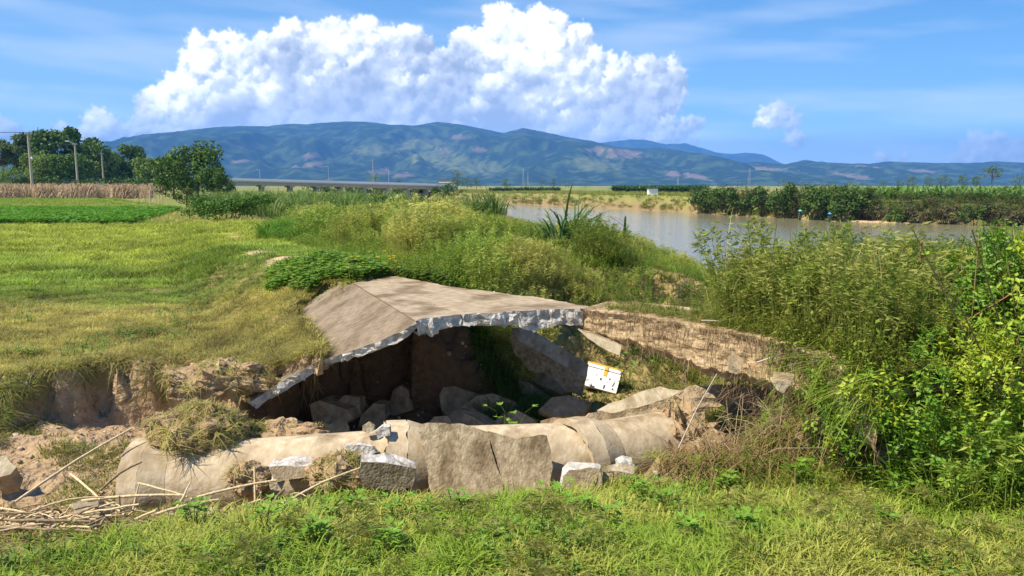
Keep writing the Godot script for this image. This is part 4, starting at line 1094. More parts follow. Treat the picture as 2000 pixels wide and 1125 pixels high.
func build_debris() -> void:
	var named := [
		["longest pale cane leaning from the debris up the gully side", [Vector3(-3.028, -0.262, -4.6)], [Vector3(-2.586, 0.013, -5.2)], 0.011],
		["long pale cane leaning on the soil heap left of the leaning slab", [Vector3(-1.36, -0.195, -4.35)], [Vector3(-0.9, -0.071, -4.7)], 0.011],
		["pale cane lying level in front of the left pipe's socket", [Vector3(-2.594, -0.235, -4.55)], [Vector3(-1.946, -0.179, -4.5)], 0.012],
		["cane sloping down to the right before the left pipe", [Vector3(-2.346, -0.203, -4.75)], [Vector3(-1.956, -0.209, -4.55)], 0.009],
		["short upright cane stub beside the left pipe", [Vector3(-1.595, -0.078, -4.7)], [Vector3(-1.568, -0.268, -4.6)], 0.010],
		["dark burnt cane pointing up towards the left pipe", [Vector3(-2.533, -0.21, -4.65)], [Vector3(-2.364, -0.099, -4.85)], 0.011],
		["pale cane crossing the debris down to the right", [Vector3(-2.766, -0.143, -4.75)], [Vector3(-2.4, -0.166, -4.4)], 0.011],
		["short pale cane pointing at the camera near the square lump", [Vector3(-2.318, -0.149, -4.3)], [Vector3(-2.067, -0.175, -4.02)], 0.013],
		["long cane along the grass edge below the left pipe", [Vector3(-2.036, -0.201, -4.25)], [Vector3(-1.708, -0.166, -4.4)], 0.012],
		["cane rising to the right in front of the left pipe", [Vector3(-1.93, -0.198, -4.3)], [Vector3(-1.912, -0.099, -4.5)], 0.009],
		["long brown cane running right below the left pipe", [Vector3(-1.896, -0.184, -4.45)], [Vector3(-1.415, -0.106, -4.55)], 0.011],
		["thin upright cane standing before the pipe socket", [Vector3(-2.296, -0.322, -4.55)], [Vector3(-2.29, -0.164, -4.65)], 0.007],
	]
	for q in named:
		var a: Vector3 = q[1][0]
		var b: Vector3 = q[2][0]
		for k in 2:
			var e: Vector3 = [a, b][k]
			var gy := ground_y(e.x, -e.z) + 0.012
			if e.y < gy:
				if k == 0: a.y = gy
				else: b.y = gy
		var mb := MB.new()
		stalk(mb, Vector3.ZERO, b - a, q[3] * 0.78)
		tag(obj("dry_cane", mb, M.cane_dark if q[0].contains("dark") else M.cane, null, a), q[0], "cane stalk")
	var litter := tuft(9, 0.05, 0.22, 0.12, 0.006, 2.6, 3, 1.0, 1.1)
	var xl := []
	var ll := []
	for i in 900:
		var x := rf(-3.6, -1.0)
		var d := rf(3.5, 4.8) if x < -1.8 else rf(4.3, 4.8)
		xl.append(place(x, d, rf(0.6, 1.2), 0.6))
		ll.append(Color(0.22, 0.165, 0.05).lerp(Color(0.30, 0.24, 0.08), rng.randf()) * rf(0.6, 1.1))
	tag(scatter("straw_litter", litter, M.straw, xl, ll), "flattened straw litter under the cane stalks", "straw")
	for i in 270:
		var x := rf(-3.3, -1.2)
		var d := rf(3.7, 4.75) if x < -2.0 else rf(4.25, 4.7)
		if i < 150:
			x = rf(-3.4, -2.0)
			d = rf(3.55, 4.6)
		var ln := rf(0.12, 0.55) if i % 3 else rf(0.06, 0.16)
		var az := rf(-0.6, 0.6) if rng.randf() < 0.62 else rf(-1.6, 1.6)
		var a := Vector3(x - cos(az) * ln * 0.5, 0, -d + sin(az) * ln * 0.5)
		var b := Vector3(x + cos(az) * ln * 0.5, 0, -d - sin(az) * ln * 0.5)
		var pile := 0.12 * maxf(0.0, 1.0 - Vector2((x + 2.7) / 0.9, (d - 4.1) / 0.6).length())
		var lift := rf(0.015, 0.08) + pile * rng.randf()
		a.y = ground_y(a.x, -a.z) + lift
		b.y = ground_y(b.x, -b.z) + lift + rf(-0.01, 0.05)
		var mb := MB.new()
		stalk(mb, Vector3.ZERO, b - a, rf(0.003, 0.0085))
		var dark := rng.randf() < 0.45
		tag(obj("dry_cane", mb, M.cane_dark if dark else M.cane, null, a), "brown weathered cane stalk lying in the debris heap at the gully's left end" if dark else "straw-coloured cane stalk lying in the debris heap at the gully's left end", "cane stalk", "brown cane stalks in the debris heap" if dark else "straw-coloured cane stalks in the debris heap")

# ------------------------------------------------------------------ plant shapes
func tuft(count: int, hmin: float, hmax: float, spread: float, width: float, bend: float, segs: int, dry: float, droop := 0.0) -> ArrayMesh:
	var mb := MB.new()
	for i in count:
		var a := rng.randf() * TAU
		var r := sqrt(rng.randf()) * spread
		var p := Vector3(cos(a) * r, -0.02, sin(a) * r)
		var isdry := rng.randf() < dry
		var base := Color(1.0, 1.0, 1.0) * rf(0.55, 1.35)
		if isdry: base = Color(2.1, 1.25, 1.9) * rf(0.75, 1.2)
		var tip := base * 1.1
		if rng.randf() < 0.25: tip = Color(1.9, 1.3, 1.6)
		mb.blade(p, a + rf(-1.2, 1.2), rf(hmin, hmax), width * rf(0.7, 1.3), bend * rf(0.3, 1.5), segs, base, tip, droop * rf(0.2, 1.0))
	return mb.mesh()

func panicle_clump(count: int, h: float, spread: float, seedy: float, bw := 0.01, sw := 0.010) -> ArrayMesh:     # tall grass with loose tan seed heads
	var mb := MB.new()
	for i in count:
		var a := rng.randf() * TAU
		var r := sqrt(rng.randf()) * spread
		var p := Vector3(cos(a) * r, -0.03, sin(a) * r)
		mb.blade(p, a + rf(-1.0, 1.0), h * rf(0.45, 0.95), bw * rf(0.7, 1.3), rf(0.3, 1.0), 4, Color.WHITE * rf(0.6, 1.25), Color(1.3, 1.15, 1.1), rf(0.0, 0.25))
		if rng.randf() < seedy:
			var hh := h * rf(0.8, 1.2)
			var lean := Vector3(cos(a), 0, sin(a)) * rf(0.05, 0.3) * h
			var top := p + Vector3(0, hh, 0) + lean
			mb.tube([p, p + Vector3(0, hh * 0.6, 0) + lean * 0.35, top], bw * 0.3, bw * 0.15, 3, Color(1.7, 1.2, 1.5), false)
			for k in (16 if sw < 0.015 else 9):
				var q := top.lerp(p + Vector3(0, hh * 0.6, 0) + lean * 0.35, rng.randf() * 0.55)
				var o := Vector3(rng.randfn(), rf(-0.4, 0.9), rng.randfn()).normalized()
				var ln := rf(0.02, 0.06) + sw * 2.0
				mb.leaf2(q, o, Vector3(0.3, 0.2, 1), ln, sw, Color(2.5, 1.65, 2.4) * rf(0.7, 1.15))
	return mb.mesh()

func sprig(leaves: int, size: float, lw: float, stem: float, curl := 0.5) -> ArrayMesh:      # one leafy shoot
	var mb := MB.new()
	var az := rng.randf() * TAU
	var out := Vector3(cos(az), 0, sin(az))
	for k in leaves:
		var t := (k + 0.6) / leaves
		var p := Vector3(0, stem * t, 0) + out * stem * 0.25 * t * t
		var a := az + k * 2.4 + rf(-0.4, 0.4)
		var d := Vector3(cos(a), rf(-0.15, curl), sin(a)).normalized()
		mb.leaf(p + d * size * 0.2, d, Vector3.UP, size * rf(0.7, 1.2), size * lw * rf(0.8, 1.15), Color.WHITE * rf(0.8, 1.2))
	if stem > 0.0: mb.tube([Vector3.ZERO, out * stem * 0.06 + Vector3(0, stem * 0.5, 0), out * stem * 0.25 + Vector3(0, stem, 0)], 0.004, 0.002, 3, Color(0.9, 0.8, 0.7), false)
	return mb.mesh()

func herb_clump(stems: int, h: float, spread: float, size: float) -> ArrayMesh:            # a bushy leafy herb
	var mb := MB.new()
	for i in stems:
		var a := rng.randf() * TAU
		var base := Vector3(cos(a), 0, sin(a)) * spread * rng.randf()
		var top := base + Vector3(cos(a) * spread * rf(0.3, 1.0), h * rf(0.6, 1.05), sin(a) * spread * rf(0.3, 1.0))
		mb.tube([base, base.lerp(top, 0.5) + Vector3(0, h * 0.05, 0), top], size * 0.06, size * 0.03, 3, Color(1.1, 0.75, 0.8), false)
		for k in 9:
			var t := lerpf(0.25, 1.0, k / 8.0)
			var b := k * 2.4 + rf(-0.5, 0.5)
			var d := Vector3(cos(b), rf(-0.2, 0.7), sin(b)).normalized()
			mb.leaf2(base.lerp(top, t), d, Vector3(rf(-0.4, 0.4), 1, rf(-0.4, 0.4)), size * rf(0.7, 1.3), size * rf(0.35, 0.55), Color.WHITE * rf(0.65, 1.3))
	return mb.mesh()

func cane_clump(count: int, h: float, spread: float, w: float) -> ArrayMesh:             # broad arching leaves
	var mb := MB.new()
	for i in count:
		var a := rng.randf() * TAU
		var r := sqrt(rng.randf()) * spread
		mb.blade(Vector3(cos(a) * r, -0.05 + rf(0.0, h * 0.25), sin(a) * r), a + rf(-0.7, 0.7), h * rf(0.5, 1.0), w * rf(0.7, 1.3), rf(0.3, 1.0), 7, Color.WHITE * rf(0.75, 1.2), Color(1.15, 1.1, 1.1), rf(0.05, 0.45))
	return mb.mesh()

func weed_mesh(parent: Node3D, h: float) -> void:                                       # one weed with leaflets in fours
	var stem := MB.new()
	var lf := MB.new()
	var shoots := rng.randi_range(3, 5)
	for s in shoots:
		var az := TAU * s / shoots + rf(-0.4, 0.4)
		var out := Vector3(cos(az), 0, sin(az)) * rf(0.15, 0.45)
		var top := Vector3(0, h * rf(0.7, 1.05), 0) + out * h
		stem.tube([Vector3(0, -0.02, 0), top * 0.5 + Vector3(0, h * 0.08, 0), top], 0.003, 0.002, 4, Color(0.16, 0.22, 0.05))
		for k in 4:
			var p := top * lerpf(0.5, 1.0, k / 3.0) + Vector3(0, h * 0.05, 0)
			var a0 := az + k * 1.9
			var pd := Vector3(cos(a0), 0.55, sin(a0)).normalized()
			var q := p + pd * h * 0.22
			stem.tube([p, q], 0.0015, 0.001, 3, Color(0.16, 0.24, 0.05), false)
			for m in 4:
				var am: float = a0 + [-0.95, -0.35, 0.35, 0.95][m]
				var d := Vector3(cos(am), rf(0.15, 0.6), sin(am)).normalized()
				var g := rf(0.8, 1.2)
				lf.leaf(q, d, Vector3.UP, rf(0.034, 0.056), rf(0.016, 0.024), Color(0.20 * g, 0.36 * g, 0.045 * g))
	obj("stem", stem, M.leafy, parent)
	obj("leaves", lf, M.leafy, parent)

func crown_mesh(blobs: Array, count: int, size: float, cols: Array, flat := 0.0) -> MB:
	var mb := MB.new()
	for i in count:
		var b: Array = blobs[rng.randi_range(0, blobs.size() - 1)]
		var d := Vector3(rng.randfn(), rng.randfn(), rng.randfn()).normalized()
		var r: Vector3 = b[1]
		var p: Vector3 = b[0] + d * r * pow(rng.randf(), 0.28)
		if nz.get_noise_3d(p.x * 1.1, p.y * 1.1, p.z * 1.1) < -0.13 and rng.randf() < 0.85: continue
		var o := (d + Vector3(rng.randfn(), rng.randfn() + 0.3, rng.randfn()) * 0.7).normalized()
		var c: Color = cols[rng.randi_range(0, cols.size() - 1)] * rf(0.75, 1.25)
		var t := o.cross(Vector3(rng.randfn(), rng.randfn(), rng.randfn())).normalized()
		mb.leaf2(p, t, o, size * rf(0.7, 1.4), size * rf(0.5, 0.9), c)
	return mb

func tree(called: String, label: String, at: Vector3, h: float, wide: float, kind: int, group := "", leaves := 900) -> void:
	var o := thing(called, label, "tree", at, group)
	var tr := MB.new()
	var blobs := []
	var trunk_h: float = h * [0.34, 0.22, 0.55, 0.30][kind]
	var n: int = [9, 7, 8, 6][kind]
	tr.tube([Vector3(0, -0.3, 0), Vector3(h * 0.01, trunk_h * 0.5, 0), Vector3(h * 0.02, trunk_h, 0), Vector3(0, h * 0.8, 0)], h * 0.028, h * 0.008, 7)
	for k in n:
		var a := TAU * k / n + rf(-0.5, 0.5)
		var lv := lerpf(trunk_h / h, 0.92, fposmod(k * 0.618 + rng.randf() * 0.2, 1.0))
		var reach: float = wide * 0.5 * [0.75, 0.8, 0.8, 0.55][kind] * (sin(clampf((lv - 0.1) / 0.95, 0.0, 1.0) * PI) * 0.7 + 0.3) * rf(0.6, 1.0)
		var c := Vector3(cos(a) * reach, h * lv, sin(a) * reach)
		tr.tube([Vector3(0, h * lv * 0.72, 0), c * Vector3(0.6, 0.95, 0.6), c], h * 0.011, h * 0.003, 5)
		var s := wide * rf(0.17, 0.26)
		blobs.append([c, Vector3(s, s * [0.72, 0.85, 0.5, 1.1][kind], s)])
	blobs.append([Vector3(0, h * 0.86, 0), Vector3(wide * 0.2, h * 0.13, wide * 0.2)])
	if kind < 2: blobs.append([Vector3(0, h * 0.33, 0), Vector3(wide * 0.4, h * 0.3, wide * 0.4)])
	obj("trunk", tr, M.bark, o)
	var cols: Array = [[Color(0.08, 0.15, 0.03), Color(0.12, 0.20, 0.04), Color(0.055, 0.11, 0.026)], [Color(0.15, 0.23, 0.045), Color(0.20, 0.28, 0.06), Color(0.10, 0.17, 0.035)], [Color(0.09, 0.14, 0.05), Color(0.12, 0.17, 0.06)], [Color(0.07, 0.14, 0.03), Color(0.10, 0.18, 0.045)]][kind]
	obj("crown", crown_mesh(blobs, leaves, h * 0.052, cols), M.treeleaf, o)

func bush(called: String, label: String, category: String, at: Vector3, size: Vector3, leaves: int, leaf: float, cols: Array, group := "") -> void:
	var o := thing(called, label, category, at, group)
	var st := MB.new()
	var blobs := [[Vector3(0, size.y * 0.4, 0), Vector3(size.x * 0.42, size.y * 0.45, size.z * 0.42)]]
	for k in 6:
		var c := Vector3(rf(-0.38, 0.38) * size.x, rf(0.3, 0.82) * size.y, rf(-0.35, 0.35) * size.z)
		st.tube([Vector3(c.x * 0.2, -0.1, c.z * 0.2), c * 0.6 + Vector3(0, size.y * 0.05, 0), c], size.y * 0.02, size.y * 0.006, 4)
		blobs.append([c, Vector3(size.x, size.y, size.z) * rf(0.14, 0.24)])
	obj("stems", st, M.bark, o)
	obj("foliage", crown_mesh(blobs, leaves, leaf, cols), M.treeleaf, o)

# ------------------------------------------------------------------ spreading plants over the land
func tilt_to(x: float, d: float, amount: float) -> Basis:
	var e := 0.06
	var gx := (top_y(x + e, d) - top_y(x - e, d)) / (2.0 * e)
	var gd := (top_y(x, d + e) - top_y(x, d - e)) / (2.0 * e)
	var n := Vector3(-clampf(gx, -2, 2) * amount, 1.0, clampf(gd, -2, 2) * amount).normalized()
	var s := n.cross(Vector3.FORWARD).normalized()
	return Basis(s, n, s.cross(n))

func place(x: float, d: float, sc: float, tilt := 0.0, squash := 1.0) -> Transform3D:
	var b := Basis(Vector3.UP, rng.randf() * TAU)
	if tilt > 0.0: b = tilt_to(x, d, tilt) * b
	b = b * Basis.from_scale(Vector3(sc, sc * squash, sc))
	return Transform3D(b, Vector3(x, top_y(x, d), -d))

var ROAD_RIGHT := [Vector2(4.85, 2.0), Vector2(5.77, 1.52), Vector2(6.73, 0.66), Vector2(7.25, 0.4), Vector2(8.2, -0.62), Vector2(9.25, -1.4), Vector2(12.0, -2.9)]

func thicket_left(d: float) -> float: return poly_x(PATH, d) + 0.7 + 0.9 * sstep(16.0, 24.0, d)

func on_slab(x: float, d: float) -> bool:
	var p := Vector2(x, d)
	if Geometry2D.is_point_in_polygon(p, TURF): return false
	return Geometry2D.is_point_in_polygon(p, RIGHT_PLATE) or Geometry2D.is_point_in_polygon(p, LEFT_PLATE)

func build_grass() -> void:
	var short_t := [tuft(22, 0.05, 0.13, 0.06, 0.006, 0.9, 3, 0.22, 0.1), tuft(20, 0.06, 0.15, 0.06, 0.006, 1.1, 3, 0.3, 0.2), tuft(24, 0.04, 0.10, 0.07, 0.007, 0.8, 3, 0.12)]
	var dry_t := [tuft(20, 0.05, 0.12, 0.06, 0.006, 1.2, 3, 0.65, 0.2), tuft(22, 0.04, 0.11, 0.07, 0.006, 1.0, 3, 0.85, 0.3)]
	var mid_t := [tuft(13, 0.06, 0.17, 0.13, 0.015, 0.9, 2, 0.15), tuft(13, 0.05, 0.16, 0.15, 0.016, 0.9, 2, 0.35)]
	var hang_t := [tuft(24, 0.07, 0.19, 0.06, 0.007, 1.8, 5, 0.7, 0.9), tuft(22, 0.06, 0.15, 0.06, 0.007, 1.5, 5, 0.9, 1.1)]
	# near lawn in front of the camera
	var xf := [[], [], [], [], [], [], [], [], []]
	var cl := [[], [], [], [], [], [], [], [], []]
	for i in 15000:
		var d := rf(2.3, 6.2)
		var x := rf(-3.6, 4.2)
		var e := gully_in(x, d)
		if e > 0.12 + nz.get_noise_2d(x * 5.0, d * 5.0) * 0.4 or d > 5.7 and e > -9.0 and x < 1.0: continue
		if d > 4.9 + maxf(0.0, x - 0.4) * 0.35: continue
		if x < -1.4 and d > 3.55 + (x + 1.8) * 1.2 + 0.2 and rng.randf() < 0.985: continue
		var n := nz.get_noise_2d(x * 2.6, d * 2.6)
		var n2 := nz.get_noise_2d(x * 0.9 + 40.0, d * 0.9)
		var k := rng.randi_range(0, 2)
		if rng.randf() < (0.55 if n2 > 0.05 else 0.16): k = rng.randi_range(3, 4)
		var c := Color(0.267, 0.393, 0.049).lerp(Color(0.421, 0.448, 0.098), sstep(-0.25, 0.3, n + x * 0.05)) * rf(0.85, 1.15)
		xf[k].append(place(x, d, rf(0.75, 1.55)))
		cl[k].append(c)
	var mixed := [sprig(7, 0.04, 0.5, 0.05, 0.5), sprig(9, 0.026, 0.6, 0.09, 0.5), panicle_clump(4, 0.13, 0.04, 0.6, 0.005, 0.006)]
	var xw := [[], [], []]
	var cw := [[], [], []]
	for i in 2800:
		var d := rf(2.4, 4.7)
		var x := rf(-3.2, 3.4)
		if gully_in(x, d) > 0.05 or x < -1.3 and d > 3.4: continue
		if nz.get_noise_2d(x * 2.2 + 60.0, d * 2.2) < 0.02 and rng.randf() < 0.85: continue
		var k := 2 if rng.randf() < 0.2 else rng.randi_range(0, 1)
		if k == 2 and d > 4.2: continue
		xw[k].append(place(x, d, rf(0.6, 1.3)))
		cw[k].append((Color(0.13, 0.25, 0.035).lerp(Color(0.24, 0.36, 0.05), rng.randf()) if k < 2 else Color(0.26, 0.26, 0.07)) * rf(0.8, 1.2))
	for k in 3: tag(scatter("lawn_weeds", mixed[k], M.leafy, xw[k], cw[k]), ["small broad-leaved weeds in the near lawn", "tiny clover-like weeds in the near lawn", "dry seeding grass stems in the near lawn"][k], "weeds")
	# lawn on the left, from the broken rim back to the crops
	for i in 62000:
		var d := 6.3 + 29.0 * pow(rng.randf(), 1.7)
		var x := rf(-0.80 * d - 1.5, minf(-0.02 * d - 0.9, 0.0))
		if gully_in(x, d) > -0.02 and not Geometry2D.is_point_in_polygon(Vector2(x, d), TURF): continue
		if on_slab(x, d): continue
		if d > 9.0 and x > thicket_left(d) + 0.4: continue
		if d < 9.0 and x > -0.9: continue
		if path_in(x, d) > rng.randf() * 0.9: continue
		if d > 33.0 and x < -14.0: continue
		var n := nz.get_noise_2d(x * 1.1, d * 1.1)
		var far := sstep(9.6, 11.8, d + x * 0.06 + n * 1.5)
		var green_c := Color(0.183, 0.329, 0.043).lerp(Color(0.366, 0.464, 0.067), sstep(12.0, 20.0, d + n * 6.0))
		var dry_c := Color(0.439, 0.403, 0.122)
		var c := dry_c.lerp(green_c.lerp(dry_c * 1.15, 0.18), far) * rf(0.72, 1.22) * (1.0 + 0.7 * nz.get_noise_2d(x * 4.0 + 15.0, d * 4.0) + 0.5 * nz.get_noise_2d(x * 0.7, d * 1.3 + 33.0))
		var k: int
		if d < 13.0:
			k = rng.randi_range(0, 2) if rng.randf() < 0.35 + 0.6 * far else rng.randi_range(3, 4)
		else: k = rng.randi_range(5, 6)
		xf[k].append(place(x, d, rf(0.7, 1.2) * (1.0 if d < 13.0 else lerpf(1.0, 1.5, (d - 13.0) / 22.0)), 0.0, 0.75 if far > 0.5 and d < 14.0 else 1.0))
		cl[k].append(c)
	var dark_w := sprig(9, 0.05, 0.5, 0.08, 0.5)
	var xd := []
	var cd := []
	for i in 2600:
		var d := 7.5 + 24.0 * pow(rng.randf(), 1.5)
		var x := rf(-0.78 * d, -1.6)
		if d > 9.0 and x > thicket_left(d) or d < 9.5 and x > -2.4 or gully_in(x, d) > -0.05: continue
		if nz.get_noise_2d(x * 1.3 + 80.0, d * 1.3) < 0.1: continue
		xd.append(place(x, d, rf(0.6, 1.3)))
		cd.append(Color(0.11, 0.21, 0.03).lerp(Color(0.2, 0.3, 0.05), rng.randf()))
	tag(scatter("field_weeds", dark_w, M.leafy, xd, cd), "scattered darker broad-leaved weeds in the left field", "weeds")
	# far field beyond
	for i in 19000:
		var d := 33.0 + 78.0 * pow(rng.randf(), 1.5)
		var x := rf(-0.85 * d, minf(-0.1 * d, thicket_left(d)))
		if d < 54.5 and x < -15.5 - (d - 33.0) * 0.34 : continue
		if path_in(x, d) > 0.4: continue
		var n := nz.get_noise_2d(x * 0.5, d * 0.8)
		var k := rng.randi_range(5, 6)
		var c := Color(0.207, 0.329, 0.043).lerp(Color(0.403, 0.415, 0.122), sstep(0.0, 0.3, n + sstep(55.5, 54.0, d) * 0.5)) * rf(0.85, 1.15)
		xf[k].append(place(x, d, rf(1.4, 2.6)))
		cl[k].append(c)
	# turf hanging over the broken rims, and the clods in the gully
	for i in 4200:
		var x := rf(-6.0, -1.5)
		var d := rf(5.0, 8.0)
		var e := gully_in(x, d)
		var turf_in := Geometry2D.is_point_in_polygon(Vector2(x, d), TURF)
		var ok: bool = (e > -0.12 and e < 0.14 and d > 5.9 and not on_slab(x, d)) or turf_in
		var clod := exp(-(pow((x + 2.02) / 0.46, 2.0) + pow((d - 5.55) / 0.42, 2.0)))
		if clod > 0.35: ok = true
		if x < -4.0 and e > -0.1 and e < 1.3 and d > 5.4: ok = true
		if not ok: continue
		if clod < 0.3 and x > -4.1 and nz.get_noise_2d(x * 7.0, d * 7.0) < 0.0: continue
		var k := rng.randi_range(7, 8) if clod < 0.3 else (rng.randi_range(7, 8) if rng.randf() < 0.5 else 3)
		var c := Color(0.293, 0.244, 0.091).lerp(Color(0.207, 0.268, 0.049), rng.randf() * (0.8 if x < -4.0 or clod > 0.4 else 0.35))
		xf[k].append(place(x, d, rf(0.7, 1.25), 0.35))
		cl[k].append(c * rf(0.75, 1.2))
	# sparse growth on the gully floor
	for i in 2600:
		var x := rf(-6.0, -1.2)
		var d := rf(3.9, 6.4)
		var e := gully_in(x, d)
		if e < 0.1 or nz.get_noise_2d(x * 3.0 + 5.0, d * 3.0) < 0.02: continue
		if Vector2(x + 1.7, (d - 5.3)).length() < 0.5: continue
		var k := rng.randi_range(0, 4)
		xf[k].append(place(x, d, rf(0.7, 1.3), 0.5))
		cl[k].append(Color(0.244, 0.244, 0.061).lerp(Color(0.122, 0.22, 0.037), sstep(0.1, 0.4, nz.get_noise_2d(x * 4.0, d * 4.0 + 9.0))) * rf(0.8, 1.2))
	for i in 1100:
		var d := rf(4.5, 6.75)
		var x := poly_x([Vector2(4.2, 2.3), Vector2(4.85, 1.99), Vector2(5.37, 1.77), Vector2(5.77, 1.52), Vector2(6.4, 1.05), Vector2(6.73, 0.66)], d) + rf(0.10, 0.6)
		var k := rng.randi_range(3, 4) if rng.randf() < 0.5 else rng.randi_range(0, 2)
		xf[k].append(Transform3D(Basis(Vector3.UP, rf(0, TAU)) * Basis.from_scale(Vector3.ONE * rf(0.6, 1.1)), Vector3(x, 0.60, -d)))
		cl[k].append(Color(0.293, 0.256, 0.085).lerp(Color(0.183, 0.268, 0.043), rng.randf()))
	var meshes := short_t + dry_t + mid_t + hang_t
	var lab := ["short lawn grass", "short lawn grass with dry tips", "low dense lawn grass", "dry yellowing grass", "dry straw-coloured grass", "field grass farther back", "field grass farther back, drier", "dry grass hanging over the broken rims", "matted dead grass on the rims"]
	for k in 9:
		var o := scatter("grass", meshes[k], M.grass, xf[k], cl[k])
		tag(o, lab[k], "grass")

func build_bank() -> void:
	# tall grass with seed heads all along the crest of the bank
	var kinds := [panicle_clump(26, 0.62, 0.20, 0.35), panicle_clump(24, 0.72, 0.22, 0.9, 0.009, 0.013), herb_clump(9, 0.5, 0.16, 0.055), cane_clump(22, 0.55, 0.18, 0.017), panicle_clump(20, 0.95, 0.34, 0.5, 0.026, 0.022), panicle_clump(18, 1.0, 0.34, 1.0, 0.02, 0.032), herb_clump(9, 0.8, 0.3, 0.13), cane_clump(20, 0.9, 0.3, 0.045)]
	var xf := [[], [], [], [], [], [], [], []]
	var cl := [[], [], [], [], [], [], [], []]
	for i in 12500:
		var d := 6.8 + 44.0 * pow(rng.randf(), 2.3)
		var right := poly_x(CREST, d) + 2.2
		var left := thicket_left(d) if d > 9.5 else poly_x(ROAD_RIGHT, d) + 0.06
		if d > 30.0: left += 2.0
		var x := rf(left, right)
		if on_slab(x, d): continue
		if gully_in(x, d) > 0.0 and d < 10.2 and (d < 7.9 or x > 0.35 and d < 9.2): continue
		var n := nz.get_noise_2d(x * 1.2, d * 0.9)
		var patch := nz.get_noise_2d(x * 0.6 + 31.0, d * 0.5)
		var edge := sstep(left - 0.25, left + 0.9, x)
		var q := rng.randf() + n * 1.1 + patch * 0.8
		var k := 0
		if edge < 0.55: k = 2 if q < 0.6 else 3
		elif q < 0.25: k = 2
		elif q < 0.42: k = 3
		elif q < 0.70: k = 0
		else: k = 1
		if d > 15.0: k += 4
		var c := Color(0.273, 0.364, 0.065).lerp(Color(0.468, 0.468, 0.13), sstep(-0.15, 0.35, n)) * rf(0.75, 1.25)
		if k == 2 or k == 6: c = Color(0.13, 0.26, 0.039).lerp(Color(0.299, 0.39, 0.065), rng.randf())
		if k == 3 or k == 7: c = Color(0.156, 0.312, 0.046).lerp(Color(0.286, 0.403, 0.078), rng.randf())
		var hf := lerpf(1.0, 0.5, sstep(-0.13, 0.07, x / d)) * (0.85 + patch * 0.6) * lerpf(1.0, 0.60, sstep(13.0, 17.0, d))
		xf[k].append(place(x, d, rf(0.8, 1.15) * lerpf(0.5, 1.0, edge) * hf))
		cl[k].append(c)
	var lab := ["fine bank grass with few seed heads", "seeding grass with tan heads behind the road slab", "leafy herbs behind the road slab", "broad-bladed green grass behind the road slab", "tall grass farther along the bank", "tan seeding grass farther along the bank", "leafy herbs farther along the bank", "broad-bladed grass farther along the bank"]
	for k in 8: tag(scatter("bank_grass", kinds[k], M.grass, xf[k], cl[k]), lab[k], "tall grass")
	# bright clump and creeping ground cover by the road
	var bright := cane_clump(60, 1.0, 0.35, 0.022)
	var x2 := []
	var c2 := []
	for i in 46:
		var d := rf(17.5, 22.5)
		var x := thicket_left(d) + rf(-0.5, 1.5)
		x2.append(place(x, d, rf(0.6, 1.05)))
		c2.append(Color(0.115, 0.25, 0.028) * rf(0.85, 1.2))
	tag(scatter("bright_grass_clump", bright, M.grass, x2, c2), "bright green long-bladed grass beside the path", "tall grass")
	var creep := sprig(9, 0.06, 0.6, 0.10, 0.3)
	var x3 := []
	var c3 := []
	for i in 9000:
		var d := rf(8.0, 12.5)
		var x := rf(-4.2, -1.0)
		var m := Vector2((x + 2.15 + (d - 9.6) * 0.5) / 0.62, (d - 9.75) / 1.25).length()
		m += nz.get_noise_2d(x * 4.0, d * 4.0) * 0.7
		if m > 1.0 or on_slab(x, d) and rng.randf() < 0.85: continue
		var t := place(x, d, rf(0.8, 1.5), 0.0)
		t.origin.y += (1.0 - m) * 0.15 * rng.randf()
		x3.append(t)
		c3.append(Color(0.11, 0.26, 0.03).lerp(Color(0.25, 0.38, 0.05), rng.randf()))
	for i in 1500:                                                     # its fringe along the far edge of the slab
		var t := rng.randf()
		var p := Vector2(poly_x(ROAD_RIGHT, 6.75 + t * 2.5) + rf(-0.02, 0.35), 6.75 + t * 2.5)
		x3.append(place(p.x, p.y, rf(0.6, 1.2)))
		c3.append(Color(0.09, 0.19, 0.025).lerp(Color(0.16, 0.22, 0.04), rng.randf()))
	tag(scatter("creeping_plants", creep, M.leafy, x3, c3), "dark green creeping plants at the far end of the road slab", "ground cover")
	for i in 15:
		var d := rf(9.0, 9.8)
		var x := rf(-2.0, -1.3)
		var mb := MB.new()
		for k in 5: mb.leaf2(Vector3.ZERO, Vector3(cos(k * 1.257), 0.35, sin(k * 1.257)).normalized(), Vector3.UP, 0.028, 0.022, Color(0.85, 0.52, 0.03))
		tag(obj("yellow_flower", mb, M.leafy, null, Vector3(x, 0.74 + rf(0.0, 0.12), -d)), "small yellow flower in the creeping plants at the slab's far end", "flower", "yellow flowers in the creeping plants")
	# elephant grass farther along, between field and river
	var reed := cane_clump(40, 2.3, 0.6, 0.07)
	var x4 := []
	var c4 := []
	for i in 210:
		var d := rf(33.0, 60.0)
		var x := poly_x(PATH, d) + rf(2.5, 12.5)
		if x > poly_x(CREST, d) + 0.5: continue
		x4.append(place(x, d, rf(0.65, 1.02)))
		c4.append(Color(0.10, 0.19, 0.045).lerp(Color(0.17, 0.24, 0.07), rng.randf()))
	tag(scatter("elephant_grass", reed, M.grass, x4, c4), "tall elephant grass between the path and the bridge", "tall grass")
	# single leafy bushes by the path
	var greens := [Color(0.08, 0.17, 0.03), Color(0.11, 0.22, 0.035), Color(0.06, 0.12, 0.025)]
	bush("leafy_bush", "rounded green bush beside the bare patch of path", "bush", Vector3(-12.6, 0.0, -35.0), Vector3(4.4, 1.35, 3.0), 4200, 0.11, greens)
